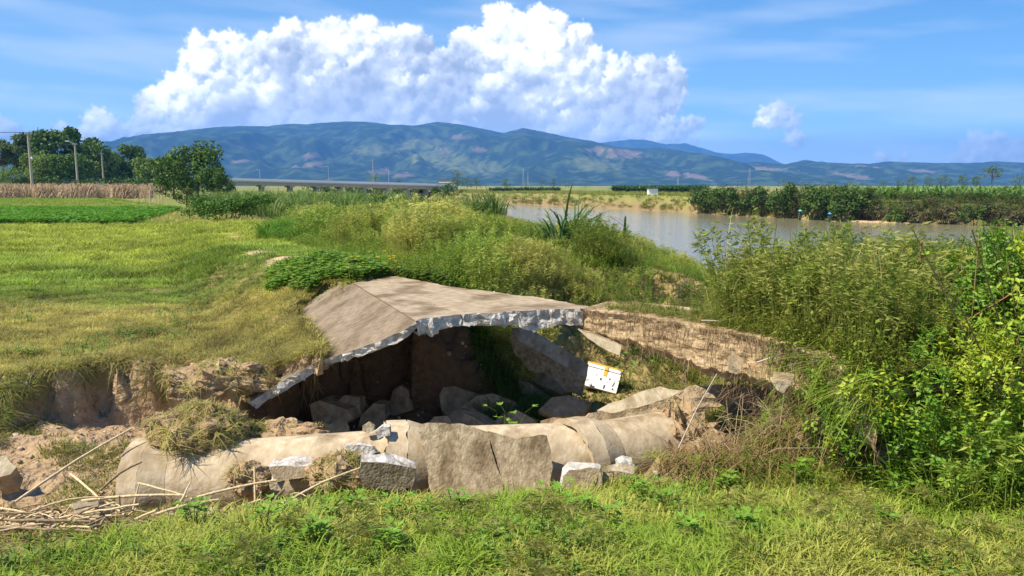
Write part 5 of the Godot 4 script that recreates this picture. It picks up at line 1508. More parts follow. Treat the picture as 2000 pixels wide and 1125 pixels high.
	bush("leafy_bush", "small dark round bush at the field's corner, right of the dry maize", "bush", Vector3(-29.6, 0, -72), Vector3(2.4, 1.5, 2.0), 1500, 0.14, [Color(0.07, 0.11, 0.03), Color(0.12, 0.14, 0.04)])
	bush("leafy_bush", "dark slender bush standing out of the seeding grass, left of two", "bush", Vector3(-6.0, 0.1, -37), Vector3(1.0, 1.15, 0.9), 700, 0.10, [Color(0.045, 0.10, 0.025), Color(0.06, 0.13, 0.03)])
	bush("leafy_bush", "dark slender bush standing out of the seeding grass, right of two", "bush", Vector3(-4.2, -0.1, -35), Vector3(0.7, 1.05, 0.7), 420, 0.09, [Color(0.045, 0.10, 0.025), Color(0.06, 0.13, 0.03)])
	# the clump of cane-like leaves at the water's edge
	for q in [[Vector3(0.82, 0.5, -12.0), 1.2, 50, "dark green clump of arching cane leaves on the bank before the river, the larger"], [Vector3(1.5, 0.36, -11.7), 1.05, 30, "smaller clump of arching cane leaves just right of the larger one"]]:
		var o := thing("cane_clump", q[3], "cane clump", q[0])
		obj("leaves", cane_clump(q[2] * 2, q[1] * 1.15, 0.36, 0.045), M.cane_leaf, o)
	# right bank, in front of the water: herbs and thin reeds
	var x5 := [[], [], [], [], [], []]
	var c5 := [[], [], [], [], [], []]
	for i in 5200:
		var d := rf(4.6, 11.5)
		var line := poly_x(ROAD_RIGHT, d)
		var x := line + 0.34 + rng.randf() * 3.2
		if x < 0.9 or x / d > 0.82: continue
		if d > 6.6 and x > line + 1.3 and rng.randf() < 0.5: continue
		var n := nz.get_noise_2d(x * 1.4, d * 1.4)
		var k := 2 if rng.randf() + n < 0.5 else (3 if rng.randf() < 0.4 else (1 if rng.randf() < 0.4 else 0))
		var c := Color(0.12, 0.20, 0.03).lerp(Color(0.22, 0.26, 0.05), rng.randf())
		var t := place(x, d, rf(0.5, 0.85) * lerpf(0.3, 1.0, sstep(0.3, 1.1, x - line)))
		if gully_in(x, d) > 0.0 and x < line + 0.55: t.origin.y = 0.57
		elif gully_in(x, d) > 0.0 and x < 2.6: continue
		x5[k].append(t)
		c5[k].append(c)
	for i in 620:                                                       # wispy growth along the top of the earth shelf
		var d := rf(4.75, 6.3)
		var x := poly_x(ROAD_RIGHT, d) + rf(0.2, 0.6)
		if x / d < 0.255 + 0.05 * rng.randf(): continue
		var k: int = [0, 1, 3, 2, 0][rng.randi_range(0, 4)]
		var t := place(x, d, rf(0.35, 0.75) * (1.45 if rng.randf() < 0.1 else 1.0))
		t.origin.y = 0.56
		x5[k].append(t)
		c5[k].append(Color(0.17, 0.25, 0.035).lerp(Color(0.36, 0.37, 0.10), rng.randf()))
	for i in 1700:
		var d := rf(5.3, 9.6)
		var x := d * rf(0.25, 0.78)
		if x < poly_x(ROAD_RIGHT, d) + 0.7 or x > poly_x(CREST, d) + 0.9: continue
		var k: int = [0, 1, 3, 2, 2, 0][rng.randi_range(0, 5)]
		x5[k].append(place(x, d, rf(0.36, 0.70) * sstep(0.22, 0.30, x / d) * (1.2 if k == 2 else 1.0) * lerpf(0.75, 1.05, sstep(5.3, 9.0, d)) * (1.6 if k == 1 and rng.randf() < 0.15 else 1.0)))
		c5[k].append(Color(0.15, 0.24, 0.035).lerp(Color(0.32, 0.36, 0.08), rng.randf()))
	for k in 6:
		if x5[k].size(): tag(scatter("riverside_herbs", kinds[k], M.grass, x5[k], c5[k]), ["fine grass behind the earth shelf", "tan seeding grass behind the earth shelf", "leafy herbs behind the earth shelf", "broad-bladed grass behind the earth shelf", "", ""][k], "herbs")
	var reeds: Array = [Vector3(1.748, 0.914, -6.4), Vector3(1.844, 0.829, -6.4), Vector3(1.933, 0.893, -6.4), Vector3(2.053, 0.829, -6.4), Vector3(2.221, 0.829, -6.4), Vector3(2.347, 0.808, -6.4), Vector3(2.516, 0.787, -6.4), Vector3(2.685, 0.766, -6.4), Vector3(2.895, 0.766, -6.4), Vector3(3.106, 0.745, -6.4)]
	for i in reeds.size():
		var p: Vector3 = reeds[i]
		var ratio := p.x / -p.z
		var rd := 7.2
		while rd > 4.8 and poly_x(ROAD_RIGHT, rd) + 0.4 < ratio * rd: rd -= 0.02
		p = Vector3(ratio * rd, 0.57, -rd)
		var o := thing("reed_clump", ["tallest thin reeds with straw blades rising before the water", "dark thin reeds right of the tallest", "pale bent reeds above the dead twigs", "short thin reeds above the leafy weeds", "thin green reeds in front of the far shore", "slender reeds with bent tips below the far sandbar", "green reeds below the person in the river", "loose reeds left of the big shrub", "fine reeds behind the vine stems", "last thin reeds before the big shrub"][i], "reeds", p)
		var mb := MB.new()
		for k in ([20, 14, 16, 14, 14, 14, 14, 14, 14, 14][i]):
			var straw := rng.randf() < 0.4
			var c := Color(0.48, 0.40, 0.20) if straw else Color(0.12, 0.17, 0.04).lerp(Color(0.22, 0.25, 0.07), rng.randf())
			mb.blade(Vector3(rng.randfn() * 0.04, 0, rng.randfn() * 0.04), rf(0, TAU), rf(0.6, 1.0) * ([1.35, 1.15, 1.2, 1.05, 1.25, 1.1, 1.15, 1.1, 1.1, 1.1][i]), rf(0.006, 0.012), rf(0.05, 0.55), 7, c, c * 1.1, rf(0.0, 0.2) if rng.randf() < 0.7 else rf(0.3, 0.6))
		obj("blades", mb, M.grass, o)

func build_shrub() -> void:
	# the big yellow-green shrub on the right edge
	var o := thing("big_shrub", "big yellow-green leafy shrub filling the right edge", "shrub", Vector3(3.0, -0.15, -4.75))
	var st := MB.new()
	var tips := []
	for i in 46:
		var a := rf(0, TAU)
		var base := Vector3(cos(a) * rf(0.05, 0.5), -0.1, sin(a) * rf(0.05, 0.4))
		var top := Vector3(rf(-0.95, 0.95), rf(0.55, 1.62), rf(-0.8, 0.8))
		var mid := base.lerp(top, 0.5) + Vector3(rf(-0.15, 0.15), 0.15, rf(-0.15, 0.15))
		st.tube([base, mid, top], 0.009, 0.003, 5, Color(0.22, 0.15, 0.08).lerp(Color(0.16, 0.16, 0.05), rng.randf()))
		tips.append([base, mid, top])
	obj("branches", st, M.twig, o)
	var kinds := [sprig(8, 0.036, 0.6, 0.10, 0.6), sprig(10, 0.028, 0.62, 0.12, 0.5), sprig(6, 0.044, 0.62, 0.08, 0.4)]
	var xf := [[], [], []]
	var cl := [[], [], []]
	for i in 13000:
		var d := Vector3(rng.randfn(), rng.randfn(), rng.randfn()).normalized()
		var p := Vector3(0.0, 0.55, 0.0) + d * Vector3(1.15, 0.98, 1.0) * pow(rng.randf(), 0.24)
		if p.y < 0.0: continue
		if p.x < -0.1 and p.y > 0.62 + (p.x + 1.1) * 0.62: continue
		var lump := nz.get_noise_3d(p.x * 9.0, p.y * 9.0, p.z * 9.0)
		if lump < -0.08: continue
		var k := rng.randi_range(0, 2)
		var b := Basis(Vector3(rng.randfn(), rng.randfn() * 0.4, rng.randfn()).normalized(), rf(0.0, 1.1)) * Basis(Vector3.UP, rf(0, TAU))
		xf[k].append(Transform3D(b * Basis.from_scale(Vector3.ONE * rf(0.6, 1.15)), p))
		var q := nz.get_noise_3d(p.x * 4.0 + 20.0, p.y * 4.0, p.z * 4.0) + rf(-0.25, 0.25)
		cl[k].append(Color(0.14, 0.30, 0.03).lerp(Color(0.42, 0.52, 0.05), sstep(-0.15, 0.45, q)))
	for k in 3: scatter("foliage", kinds[k], M.leafy, xf[k], cl[k], o)
	# lower weedy mass at its foot and to its left
	var herb := [sprig(12, 0.04, 0.5, 0.28, 0.5), sprig(10, 0.05, 0.45, 0.20, 0.6), tuft(18, 0.12, 0.34, 0.09, 0.008, 0.8, 4, 0.3, 0.2), panicle_clump(16, 0.45, 0.1, 0.5)]
	var xh := [[], [], [], []]
	var ch := [[], [], [], []]
	for i in 4200:
		var x := rf(1.1, 4.2)
		var d := rf(3.9, 7.2)
		if x < 1.5 + maxf(0.0, d - 5.6) * 0.6 and rng.randf() < 0.75: continue
		var e := gully_in(x, d)
		if e > 0.05 and x < 2.5 and rng.randf() < 0.93: continue
		if d < 4.6 and x < 1.7: continue
		if d < 4.3 and x < 2.3 and rng.randf() < 0.7: continue
		if x < 2.25 and rng.randf() < 0.72: continue
		var k := rng.randi_range(0, 3)
		xh[k].append(place(x, d, rf(0.6, 1.25) * (0.65 if x < 2.25 else 1.0)))
		ch[k].append(Color(0.15, 0.27, 0.03).lerp(Color(0.33, 0.41, 0.06), rng.randf()) * rf(0.85, 1.15))
	for k in 4: tag(scatter("weeds", herb[k], M.leafy, xh[k], ch[k]), ["green weeds around the foot of the big shrub", "small-leaved weeds below the earth shelf", "rank grass around the big shrub", "seeding grass around the big shrub"][k], "weeds")
	var strawbits := tuft(3, 0.03, 0.10, 0.05, 0.004, 3.0, 3, 1.0, 1.2)
	var xs := []
	var cs := []
	for i in 170:
		var d := rf(6.1, 9.0)
		var x := rf(-2.0, 0.6)
		if not on_slab(x, d) or nz.get_noise_2d(x * 2.5, d * 2.5) < -0.05: continue
		var up := 0.605 if Geometry2D.is_point_in_polygon(Vector2(x, d), RIGHT_PLATE) else left_plate_y(x, d) + 0.004
		xs.append(Transform3D(Basis(Vector3.UP, rf(0, TAU)) * Basis.from_scale(Vector3(1, 0.25, 1) * rf(0.6, 1.2)), Vector3(x, up, -d)))
		cs.append(Color(0.2, 0.15, 0.05) * rf(0.6, 1.2))
	tag(scatter("straw_litter", strawbits, M.straw, xs, cs), "bits of dry straw lying on the road slab", "straw")
	# vines with round leaves
	var vines := [
		[[Vector3(2.53, 0.932, -5.6), Vector3(2.81, 0.559, -5.6), Vector3(2.973, 0.332, -5.6), Vector3(3.103, 0.065, -5.6)], "reddish vine with round pale leaves slanting down across the weeds, left of three"],
		[[Vector3(2.703, 1.29, -5.2), Vector3(2.689, 0.983, -5.2), Vector3(2.948, 0.707, -5.2), Vector3(3.22, 0.285, -5.2)], "vine with round yellow-green leaves in the middle of the big shrub"],
		[[Vector3(2.073, 0.287, -4.7), Vector3(2.253, 0.416, -4.7), Vector3(2.458, 0.64, -4.7), Vector3(3.046, 1.047, -4.7)], "long vine with round leaves rising right across the big shrub"],
	]
	for q in vines:
		var pts: Array = q[0]
		var v := thing("round_leaf_vine", q[1], "vine", pts[0])
		var stem := MB.new()
		var path := []
		for i in 19:
			var t := i / 18.0 * (pts.size() - 1)
			var k := mini(int(t), pts.size() - 2)
			path.append((pts[k] as Vector3).lerp(pts[k + 1], t - k) - pts[0] + Vector3(rf(-0.015, 0.015), rf(-0.015, 0.015), rf(-0.02, 0.02)))
		stem.tube(path, 0.006, 0.003, 5, Color(0.33, 0.16, 0.09))
		obj("stem", stem, M.twig, v)
		for i in 14:
			var p: Vector3 = path[rng.randi_range(0, 18)] + Vector3(rf(-0.12, 0.12), rf(-0.07, 0.09), rf(0.02, 0.12))
			var mb := MB.new()
			var n := Vector3(rf(-0.6, 0.3), rf(0.4, 1.0), rf(0.2, 0.9)).normalized()
			var s := n.cross(Vector3(rf(-0.3, 0.3), 0.2, 1)).normalized()
			var u := s.cross(n)
			var r := rf(0.024, 0.046)
			var g := rf(0.8, 1.2)
			var c := Color(0.24 * g, 0.38 * g, 0.035) if rng.randf() < 0.95 else Color(0.45, 0.42, 0.05)
			var prev := Vector3.ZERO
			for k in 13:
				var a := TAU * k / 12.0
				var rr := r * (1.0 - 0.35 * pow(maxf(0.0, cos(a - PI)), 6.0))
				var w := s * cos(a) * rr + u * sin(a) * rr + n * r * 0.12 * cos(a * 3.0)
				if k: mb.tri(Vector3.ZERO, prev, w, c)
				prev = w
			obj("leaf", mb, M.leafy, v, p)

func build_twigs() -> void:
	# dead grass and bare twigs before the hollow on the right
	var tw := MB.new()
	for i in 130:
		var p := Vector3(rf(1.15, 1.95), 0, -rf(4.85, 5.7))
		p.y = ground_y(p.x, -p.z)
		var a := rf(0, TAU)
		var ln := rf(0.2, 0.6)
		var dir := Vector3(cos(a) * 0.7, rf(0.25, 1.1), sin(a) * 0.5).normalized()
		var q := p + dir * ln * 0.5 + Vector3(rf(-0.05, 0.05), 0.03, 0)
		var e := q + (dir + Vector3(rf(-0.3, 0.3), -0.25, 0)).normalized() * ln * 0.5
		var c := Color(0.24, 0.17, 0.10).lerp(Color(0.44, 0.35, 0.24), rng.randf())
		tw.tube([p, q, e], rf(0.0018, 0.0036), 0.001, 4, c, false)
		for k in 2:
			var b := q.lerp(e, rng.randf())
			tw.tube([b, b + (dir + Vector3(rng.randfn(), rng.randfn(), rng.randfn()) * 0.6).normalized() * ln * 0.25], 0.002, 0.001, 3, c, false)
	var o := obj("dead_twigs", tw, M.twig)
	tag(o, "tangle of bare dry twigs in front of the earth shelf", "twigs", "", "stuff")
	var strawm := tuft(26, 0.10, 0.30, 0.10, 0.006, 1.4, 4, 0.95, 0.7)
	var xs := []
	var cs := []
	for i in 420:
		var x := rf(1.0, 2.4)
		var d := rf(4.9, 6.1)
		xs.append(place(x, d, rf(0.7, 1.3)))
		cs.append(Color(0.24, 0.17, 0.075) * rf(0.8, 1.3))
	tag(scatter("dead_grass", strawm, M.straw, xs, cs), "brown dead grass among the bare twigs", "dead grass")
	var veil := [herb_clump(6, 0.34, 0.10, 0.04), tuft(16, 0.12, 0.3, 0.07, 0.007, 1.7, 5, 0.5, 1.2)]
	var xv := [[], []]
	var cv := [[], []]
	for i in 150:                                                       # growth creeping over the right end of the shelf
		var d := rf(4.45, 5.45)
		var x := poly_x([Vector2(4.45, 2.14), Vector2(4.85, 1.99), Vector2(5.37, 1.77), Vector2(5.77, 1.52)], d) + rf(-0.07, 0.06)
		if rng.randf() < (d - 4.6) * 0.9: continue
		var k := i % 2
		xv[k].append(Transform3D(Basis(Vector3(0.3, 0, -0.8).normalized(), rf(0.0, 0.9)) * Basis(Vector3.UP, rf(0, TAU)) * Basis.from_scale(Vector3.ONE * rf(0.6, 1.1)), Vector3(x, rf(0.28, 0.6), -d)))
		cv[k].append(Color(0.14, 0.26, 0.03).lerp(Color(0.30, 0.36, 0.06), rng.randf()))
	for k in 2: tag(scatter("creeping_weeds", veil[k], M.leafy, xv[k], cv[k]), ["leafy weeds creeping over the right end of the earth shelf", "grass drooping over the right end of the earth shelf"][k], "weeds")
	# grey twig arching across the earth shelf
	for q in [[[Vector3(1.648, 0.469, -5.2), Vector3(1.79, 0.518, -5.2), Vector3(1.962, 0.532, -5.2), Vector3(2.1, 0.518, -5.2), Vector3(2.24, 0.483, -5.2)], "long grey twig arching across the earth shelf"], [[Vector3(1.425, 0.644, -5.85), Vector3(1.695, 0.636, -5.85), Vector3(1.89, 0.565, -5.85), Vector3(2.048, 0.479, -5.85)], "grey twig lying along the top of the earth shelf"], [[Vector3(1.054, -0.328, -5.2), Vector3(1.251, 0.142, -5.2), Vector3(1.382, 0.391, -5.2)], "bare pale twig rising in front of the hollow"], [[Vector3(0.874, -0.309, -5.4), Vector3(1.207, -0.518, -5.4), Vector3(1.355, -0.575, -5.4)], "dry reddish twig lying by the right collar"]]:
		var pts: Array = q[0]
		var mb := MB.new()
		mb.tube(pts.map(func(p): return p - pts[0]), 0.006, 0.003, 5, Color(0.50, 0.44, 0.38))
		tag(obj("twig", mb, M.twig, null, pts[0]), q[1], "twig")
	# weeds deep in the hollow: hanging grass and green shoots
	var hang := cane_clump(22, 0.7, 0.15, 0.010)
	var xg := []
	var cg := []
	for i in 70:
		var x := rf(-0.32, 0.3)
		var d := rf(6.9, 8.4)
		xg.append(place(x, d, rf(0.5, 0.9)))
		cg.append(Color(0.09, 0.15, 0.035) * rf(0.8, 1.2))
	tag(scatter("shaded_grass", hang, M.grass, xg, cg), "long dark grass growing in the shade under the road slab", "grass")
	var low := tuft(20, 0.05, 0.16, 0.09, 0.007, 1.0, 3, 0.3, 0.2)
	var xl := []
	var cl := []
	for i in 2400:
		var x := rf(0.2, 4.6)
		var d := rf(6.9, 11.5)
		if gully_in(x, d) < 0.1 or d < 8.0 and x < 0.55: continue
		if x < 0.75 and d < 9.0 and rng.randf() < 0.5: continue
		xl.append(place(x, d, rf(0.7, 1.5), 0.3))
		cl.append(Color(0.15, 0.21, 0.04).lerp(Color(0.30, 0.25, 0.09), rng.randf() * 0.8))
	tag(scatter("gully_grass", low, M.grass, xl, cl), "short grass on the gully floor beyond the foam box", "grass")
	for q in [[Vector3(1.22, -0.62, -8.1), 0.5, "leafy green weed standing just right of the foam box"], [Vector3(0.66, -0.62, -8.0), 0.25, "small green weed at the left corner of the foam box"], [Vector3(-0.06, -0.42, -5.75), 0.36, "bright green sprout rising behind the leaning slab"], [Vector3(0.34, -0.66, -8.2), 0.3, "small weed beside the sunlit cube of concrete"]]:
		var o2 := thing("weed", q[2], "weed", q[0])
		weed_mesh(o2, q[1])
	# roots hanging from the turf tip
	var rt := MB.new()
	for i in 46:
		var p := Vector3(rf(-2.0, -1.84), rf(-0.12, 0.0), -7.28 + rf(-0.08, 0.04))
		var ln := rf(0.10, 0.42)
		rt.tube([p, p + Vector3(rf(-0.05, 0.05), -ln * 0.5, rf(0.0, 0.06)), p + Vector3(rf(-0.1, 0.1), -ln, rf(-0.03, 0.05))], 0.005, 0.0015, 4, Color(0.42, 0.31, 0.17).lerp(Color(0.2, 0.14, 0.08), rng.randf()), false)
	tag(obj("hanging_roots", rt, M.twig), "roots dangling from the tip of the overhanging turf", "roots", "", "stuff")

func build_weeds() -> void:
	var spots := [Vector3(-0.266, -0.12, -4.118), Vector3(0.229, -0.12, -4.223), Vector3(0.412, -0.12, -4.187), Vector3(0.747, -0.12, -4.409), Vector3(-0.441, -0.12, -4.051), Vector3(-0.615, -0.12, -3.923), Vector3(-0.963, -0.12, -3.923), Vector3(-1.204, -0.12, -4.018), Vector3(0.501, -0.12, -3.861), Vector3(0.827, -0.12, -4.051), Vector3(1.321, -0.12, -4.654), Vector3(1.793, -0.12, -4.742), Vector3(2.202, -0.12, -4.654), Vector3(1.587, -0.12, -3.744), Vector3(1.868, -0.12, -3.744), Vector3(1.127, -0.12, -3.66), Vector3(-1.621, -0.12, -3.831), Vector3(-1.202, -0.12, -3.66), Vector3(-0.913, -0.12, -3.503), Vector3(-0.569, -0.12, -3.453), Vector3(-0.096, -0.12, -3.503), Vector3(0.301, -0.12, -4.018), Vector3(-0.868, -0.12, -4.118), Vector3(0.846, -0.12, -3.633), Vector3(2.343, -0.12, -4.051), Vector3(2.236, -0.12, -4.223)]
	var said := ["before the leaning slab, left of centre", "at the right foot of the leaning slab", "before the rounded concrete chunk", "beside the low flat concrete chunk", "at the left foot of the leaning slab", "before the crumbling block", "right of the tan flat stone", "at the edge of the cane debris", "in the lawn below the rounded chunk", "in the lawn below the right collar", "below the dead twigs", "left of the big shrub's foot", "under the big shrub", "low in the lawn under the big shrub", "in the lawn near the lower right corner", "at the bottom of the picture, right of centre", "beside the low tan stone", "in the lawn left of centre", "at the bottom, left of centre", "at the bottom centre, left of another", "at the bottom centre", "directly below the leaning slab", "below the crumbling block's left side", "at the bottom, below the right collar", "in the shade of the big shrub", "at the shaded foot of the big shrub"]
	for i in spots.size():
		var p: Vector3 = spots[i]
		p.y = ground_y(p.x, -p.z)
		var o := thing("leafy_weed", "bright green weed with leaflets in fours " + said[i], "weed", p, "leafy weeds in the near grass")
		weed_mesh(o, rf(0.05, 0.16))
		o.rotation.y = rf(0, TAU)

func build_crops() -> void:
	var bean := sprig(12, 0.13, 0.8, 0.22, 0.7)
	var xf := []
	var cl := []
	for i in 9000:
		var d := rf(33.5, 54.0)
		var x := rf(-0.82 * d, -15.8 - (d - 33.0) * 0.32)
		d = roundf(d / 0.7) * 0.7 + rf(-0.16, 0.16)
		xf.append(place(x, d, rf(0.8, 1.3)))
		cl.append(Color(0.09, 0.26, 0.022).lerp(Color(0.15, 0.34, 0.03), rng.randf()))
	tag(scatter("bean_crop", bean, M.leafy, xf, cl), "bright green low crop in rows on the left", "crop")
	var mz := []
	for k in 3:
		var mb := MB.new()
		mb.tube([Vector3(0, 0, 0), Vector3(rf(-0.05, 0.05), 0.8, 0), Vector3(rf(-0.15, 0.15), 1.75, rf(-0.1, 0.1))], 0.022, 0.012, 5, Color(0.40, 0.28, 0.16), false)
		for i in 9: mb.blade(Vector3(0, 0.25 + i * 0.16, 0), i * 2.4 + rf(-0.5, 0.5), rf(0.4, 0.65), 0.055, rf(0.8, 1.6), 5, Color(0.56, 0.42, 0.27) * rf(0.7, 1.2), Color(0.66, 0.52, 0.36), rf(0.6, 1.5))
		mz.append(mb.mesh())
	for k in 3:
		var xm := []
		var cm := []
		for i in 1900:
			var d := 101.0 + 30.0 * pow(rng.randf(), 2.2)
			var x := rf(-0.85 * d, -0.452 * d)
			if nz.get_noise_2d(x * 0.6, d * 0.3) < -0.22: continue
			if x > -0.47 * d and rng.randf() < 0.5: continue
			xm.append(place(x, d, rf(0.65, 1.2)))
			cm.append(Color(1, 1, 1) * rf(0.7, 1.15))
		tag(scatter("dry_maize", mz[k], M.straw, xm, cm), ["field of dry brown maize stalks on the left", "dry maize stalks with drooping leaves", "withered maize stalks"][k], "crop")
	for q in [Vector3(-32.318, 0.012, -72), Vector3(-31.998, -0.08, -72), Vector3(-33.858, -0.08, -72), Vector3(-33.259, -0.173, -72), Vector3(-31.716, -0.034, -72)]:
		var o := thing("maize_stalk", "withered maize stalk standing alone at the right end of the maize field", "maize", Vector3(q.x, 0, q.z), "lone maize stalks")
		obj("stalk", mz[0], M.straw, o)
	var st := MB.new()
	st.tube([Vector3(0, 0, 0), Vector3(0.02, 1.2, 0)], 0.05, 0.04, 6)
	tag(obj("wooden_stake", st, M.pole_concrete, null, Vector3(-31.0, 0, -68)), "pale wooden stake at the corner of the maize field", "stake")

# ------------------------------------------------------------------ trees, bridge, poles and the far shore
func build_trees() -> void:
	# left wood: Vector3(pixel-free) x, height, width by distance
	var wood := [
		[[Vector3(-121.365, 1.709, -190)], 12.6, 8.8, 2, "grey-green feathery tree at the left edge of the wood"],
		[[Vector3(-119.537, 1.711, -195)], 9.8, 6.0, 2, "thin open grey-green tree second from the left edge"],
		[[Vector3(-112.34, 1.709, -188)], 14.2, 9.0, 2, "tall grey-green tree behind the nearest power pole"],
		[[Vector3(-104.067, 1.707, -182)], 14.2, 11.4, 0, "tallest dense dark tree between the first two power poles"],
		[[Vector3(-101.672, 1.704, -172)], 8.2, 9.6, 1, "light green low tree at the foot of the nearest power pole"],
		[[Vector3(-106.729, 1.711, -195)], 15.6, 6.4, 3, "narrow feathery tree rising above its neighbours left of the middle pole"],
		[[Vector3(-112.83, 1.717, -215)], 14.6, 13.2, 0, "dark spreading tree behind the middle power pole"],
		[[Vector3(-96.916, 1.704, -174)], 8.4, 10.0, 0, "lower dark tree under the tallest dense tree"],
		[[Vector3(-110.156, 1.717, -216)], 11.2, 11.0, 1, "yellowish green tree right of the middle power pole"],
		[[Vector3(-107.024, 1.72, -224)], 12.4, 10.6, 0, "dark flat-topped tree right of the farthest power pole"],
		[[Vector3(-111.181, 1.721, -226)], 9.2, 9.0, 0, "dark low tree behind the farthest power pole"],
		[[Vector3(-77.502, 1.703, -170)], 7.6, 6.6, 1, "pale green loose tree left of the big round tree"],
		[[Vector3(-94.173, 1.697, -150)], 4.6, 10.0, 1, "low bright bushy tree near the left edge under the grey-green trees"],
		[[Vector3(-41.348, 1.68, -97)], 5.0, 5.4, 0, "dark tree leaning into the big round tree from the left"],
		[[Vector3(-37.225, 1.679, -94)], 6.3, 7.8, 0, "big round dark tree at the right end of the wood"],
		[[Vector3(-34.063, 1.679, -92)], 3.7, 4.4, 0, "low right-hand flank tree of the big round tree"],
	]
	for q in wood:
		var p: Vector3 = q[0][0]
		p.y = 0.0
		tree("tree", q[4], p, q[1], q[2], q[3], "trees of the wood on the left", 6800)
	for i in 10:
		var u: Vector3 = [Vector3(-94.656, 1.697, -150), Vector3(-91.758, 1.697, -150), Vector3(-84.997, 1.697, -150), Vector3(-80.651, 1.697, -150), Vector3(-77.27, 1.697, -150), Vector3(-73.889, 1.697, -150), Vector3(-70.026, 1.697, -150), Vector3(-67.611, 1.697, -150), Vector3(-65.197, 1.697, -150), Vector3(-62.782, 1.697, -150)][i]
		bush("undergrowth_bush", "low green bush in the undergrowth " + ["at the left edge of the wood", "left of the nearest power pole", "between the first two poles", "just left of the middle pole", "right of the middle pole", "at the farthest pole", "below the dark flat-topped tree", "below the pale loose tree", "left of the big round tree", "under the big round tree"][i], "bush", Vector3(u.x, 0, u.z + rf(-4, 4)), Vector3(rf(5.0, 8.0), rf(2.4, 3.8), 4.0), 700, 0.45, [Color(0.06, 0.12, 0.025), Color(0.10, 0.17, 0.035), Color(0.045, 0.09, 0.02)], "undergrowth bushes of the wood")
	var far_t := [
		[[Vector3(-51.578, 1.744, -300)], 6.3, 8.6, 1, "bright green tree whose crown shows above the bridge"],
		[[Vector3(-46.748, 1.753, -330)], 4.3, 5.6, 0, "small dark tree just topping the bridge deck"],
		[[Vector3(-18.052, 1.732, -262)], 6.9, 6.5, 0, "dark tree at the right end of the bridge"],
		[[Vector3(-12.08, 1.734, -268)], 4.6, 5.6, 0, "dark round tree right of the one at the bridge end"],
		[[Vector3(-14.449, 1.73, -255)], 4.4, 5.0, 0, "lower dark tree between the two at the bridge end"],
		[[Vector3(-3.091, 1.775, -400)], 5.6, 5.0, 0, "single small round tree in the far fields"],
		[[Vector3(7.572, 1.781, -420)], 3.8, 9.0, 1, "low far grove left of the radio mast"],
		[[Vector3(15.686, 1.781, -420)], 4.6, 9.0, 0, "low far grove right of the radio mast"],
		[[Vector3(21.384, 1.778, -410)], 6.0, 4.4, 3, "slim dark far tree in the middle of the groves"],
		[[Vector3(28.397, 1.781, -420)], 4.8, 10.0, 0, "broad low far grove right of the slim tree"],
		[[Vector3(38.674, 1.781, -420)], 3.6, 8.0, 1, "last low far grove to the right"],
		[[Vector3(57.36, 1.756, -340)], 3.0, 5.0, 1, "small bush-like tree behind the dark hedge"],
		[[Vector3(113.683, 1.753, -330)], 3.6, 4.6, 1, "greyish small tree beyond the far shore thicket"],
		[[Vector3(141.307, 1.753, -330)], 3.6, 5.6, 0, "round dark small tree beyond the banana field"],
		[[Vector3(140.052, 1.744, -300)], 3.9, 3.6, 0, "small dark tree left of the right-hand tree row"],
		[[Vector3(131.61, 1.734, -270)], 3.9, 3.0, 0, "first small tree of the right-hand row"],
		[[Vector3(133.268, 1.733, -265)], 5.0, 4.8, 0, "second tree of the right-hand row"],
		[[Vector3(137.327, 1.732, -262)], 5.0, 4.6, 0, "third tree of the right-hand row"],
		[[Vector3(140.38, 1.731, -258)], 5.6, 5.6, 0, "fourth and broad tree of the right-hand row"],
		[[Vector3(145.061, 1.73, -256)], 5.6, 5.4, 0, "fifth tree of the right-hand row"],
		[[Vector3(152.848, 1.732, -262)], 5.4, 3.2, 0, "slim tree left of the tall umbrella-shaped one"],
		[[Vector3(153.69, 1.73, -255)], 8.2, 7.0, 2, "tall umbrella-shaped tree near the right edge"],
		[[Vector3(165.744, 1.731, -260)], 5.4, 5.4, 0, "tree at the right edge behind the bananas"],
	]
	for q in far_t:
		var p: Vector3 = q[0][0]
		p.y = -0.1
		tree("far_tree", q[4], p, q[1], q[2], q[3], "trees beyond the river", 620)
	# along the far shore
	var greens := [Color(0.05, 0.10, 0.022), Color(0.075, 0.135, 0.03), Color(0.10, 0.16, 0.035)]
	var browns := [Color(0.10, 0.09, 0.045), Color(0.07, 0.075, 0.03), Color(0.13, 0.115, 0.06)]
	for i in 13:
		var x := 28.5 + i * 1.0
		var d := far_d(x) + rf(-3.2, 1.5)
		bush("shore_bush", "dense green bush on the far shore, %s" % ["at the left end of the thicket", "second in the thicket", "third in the thicket", "fourth in the thicket", "left of the thicket's middle", "in the thicket's middle", "right of the thicket's middle", "just left of the hat by the sandbar", "behind the green hat", "above the sandbar's left end", "left behind the wading person", "behind the wading person", "right behind the wading person"][i], "bush", Vector3(x, -2.3, -d), Vector3(rf(3.6, 4.6), rf(3.4, 4.4), 3.6), 1500, 0.30, greens, "bushes on the far shore")
	for i in 16:
		var x := 42.0 + i * 1.6
		var d := far_d(x) + rf(-2.4, 0.6)
		bush("shore_shrub", "low %s shrub at the far waterline, number %s from the sandbar rightwards" % ["grey-brown" if i % 3 != 1 else "dull green", ["one", "two", "three", "four", "five", "six", "seven", "eight", "nine", "ten", "eleven", "twelve", "thirteen", "fourteen", "fifteen", "sixteen"][i]], "shrub", Vector3(x, -2.5, -d), Vector3(rf(2.6, 3.6), rf(1.7, 2.6), 2.4), 900, 0.24, browns if i % 3 != 1 else greens, "shrubs at the far waterline")
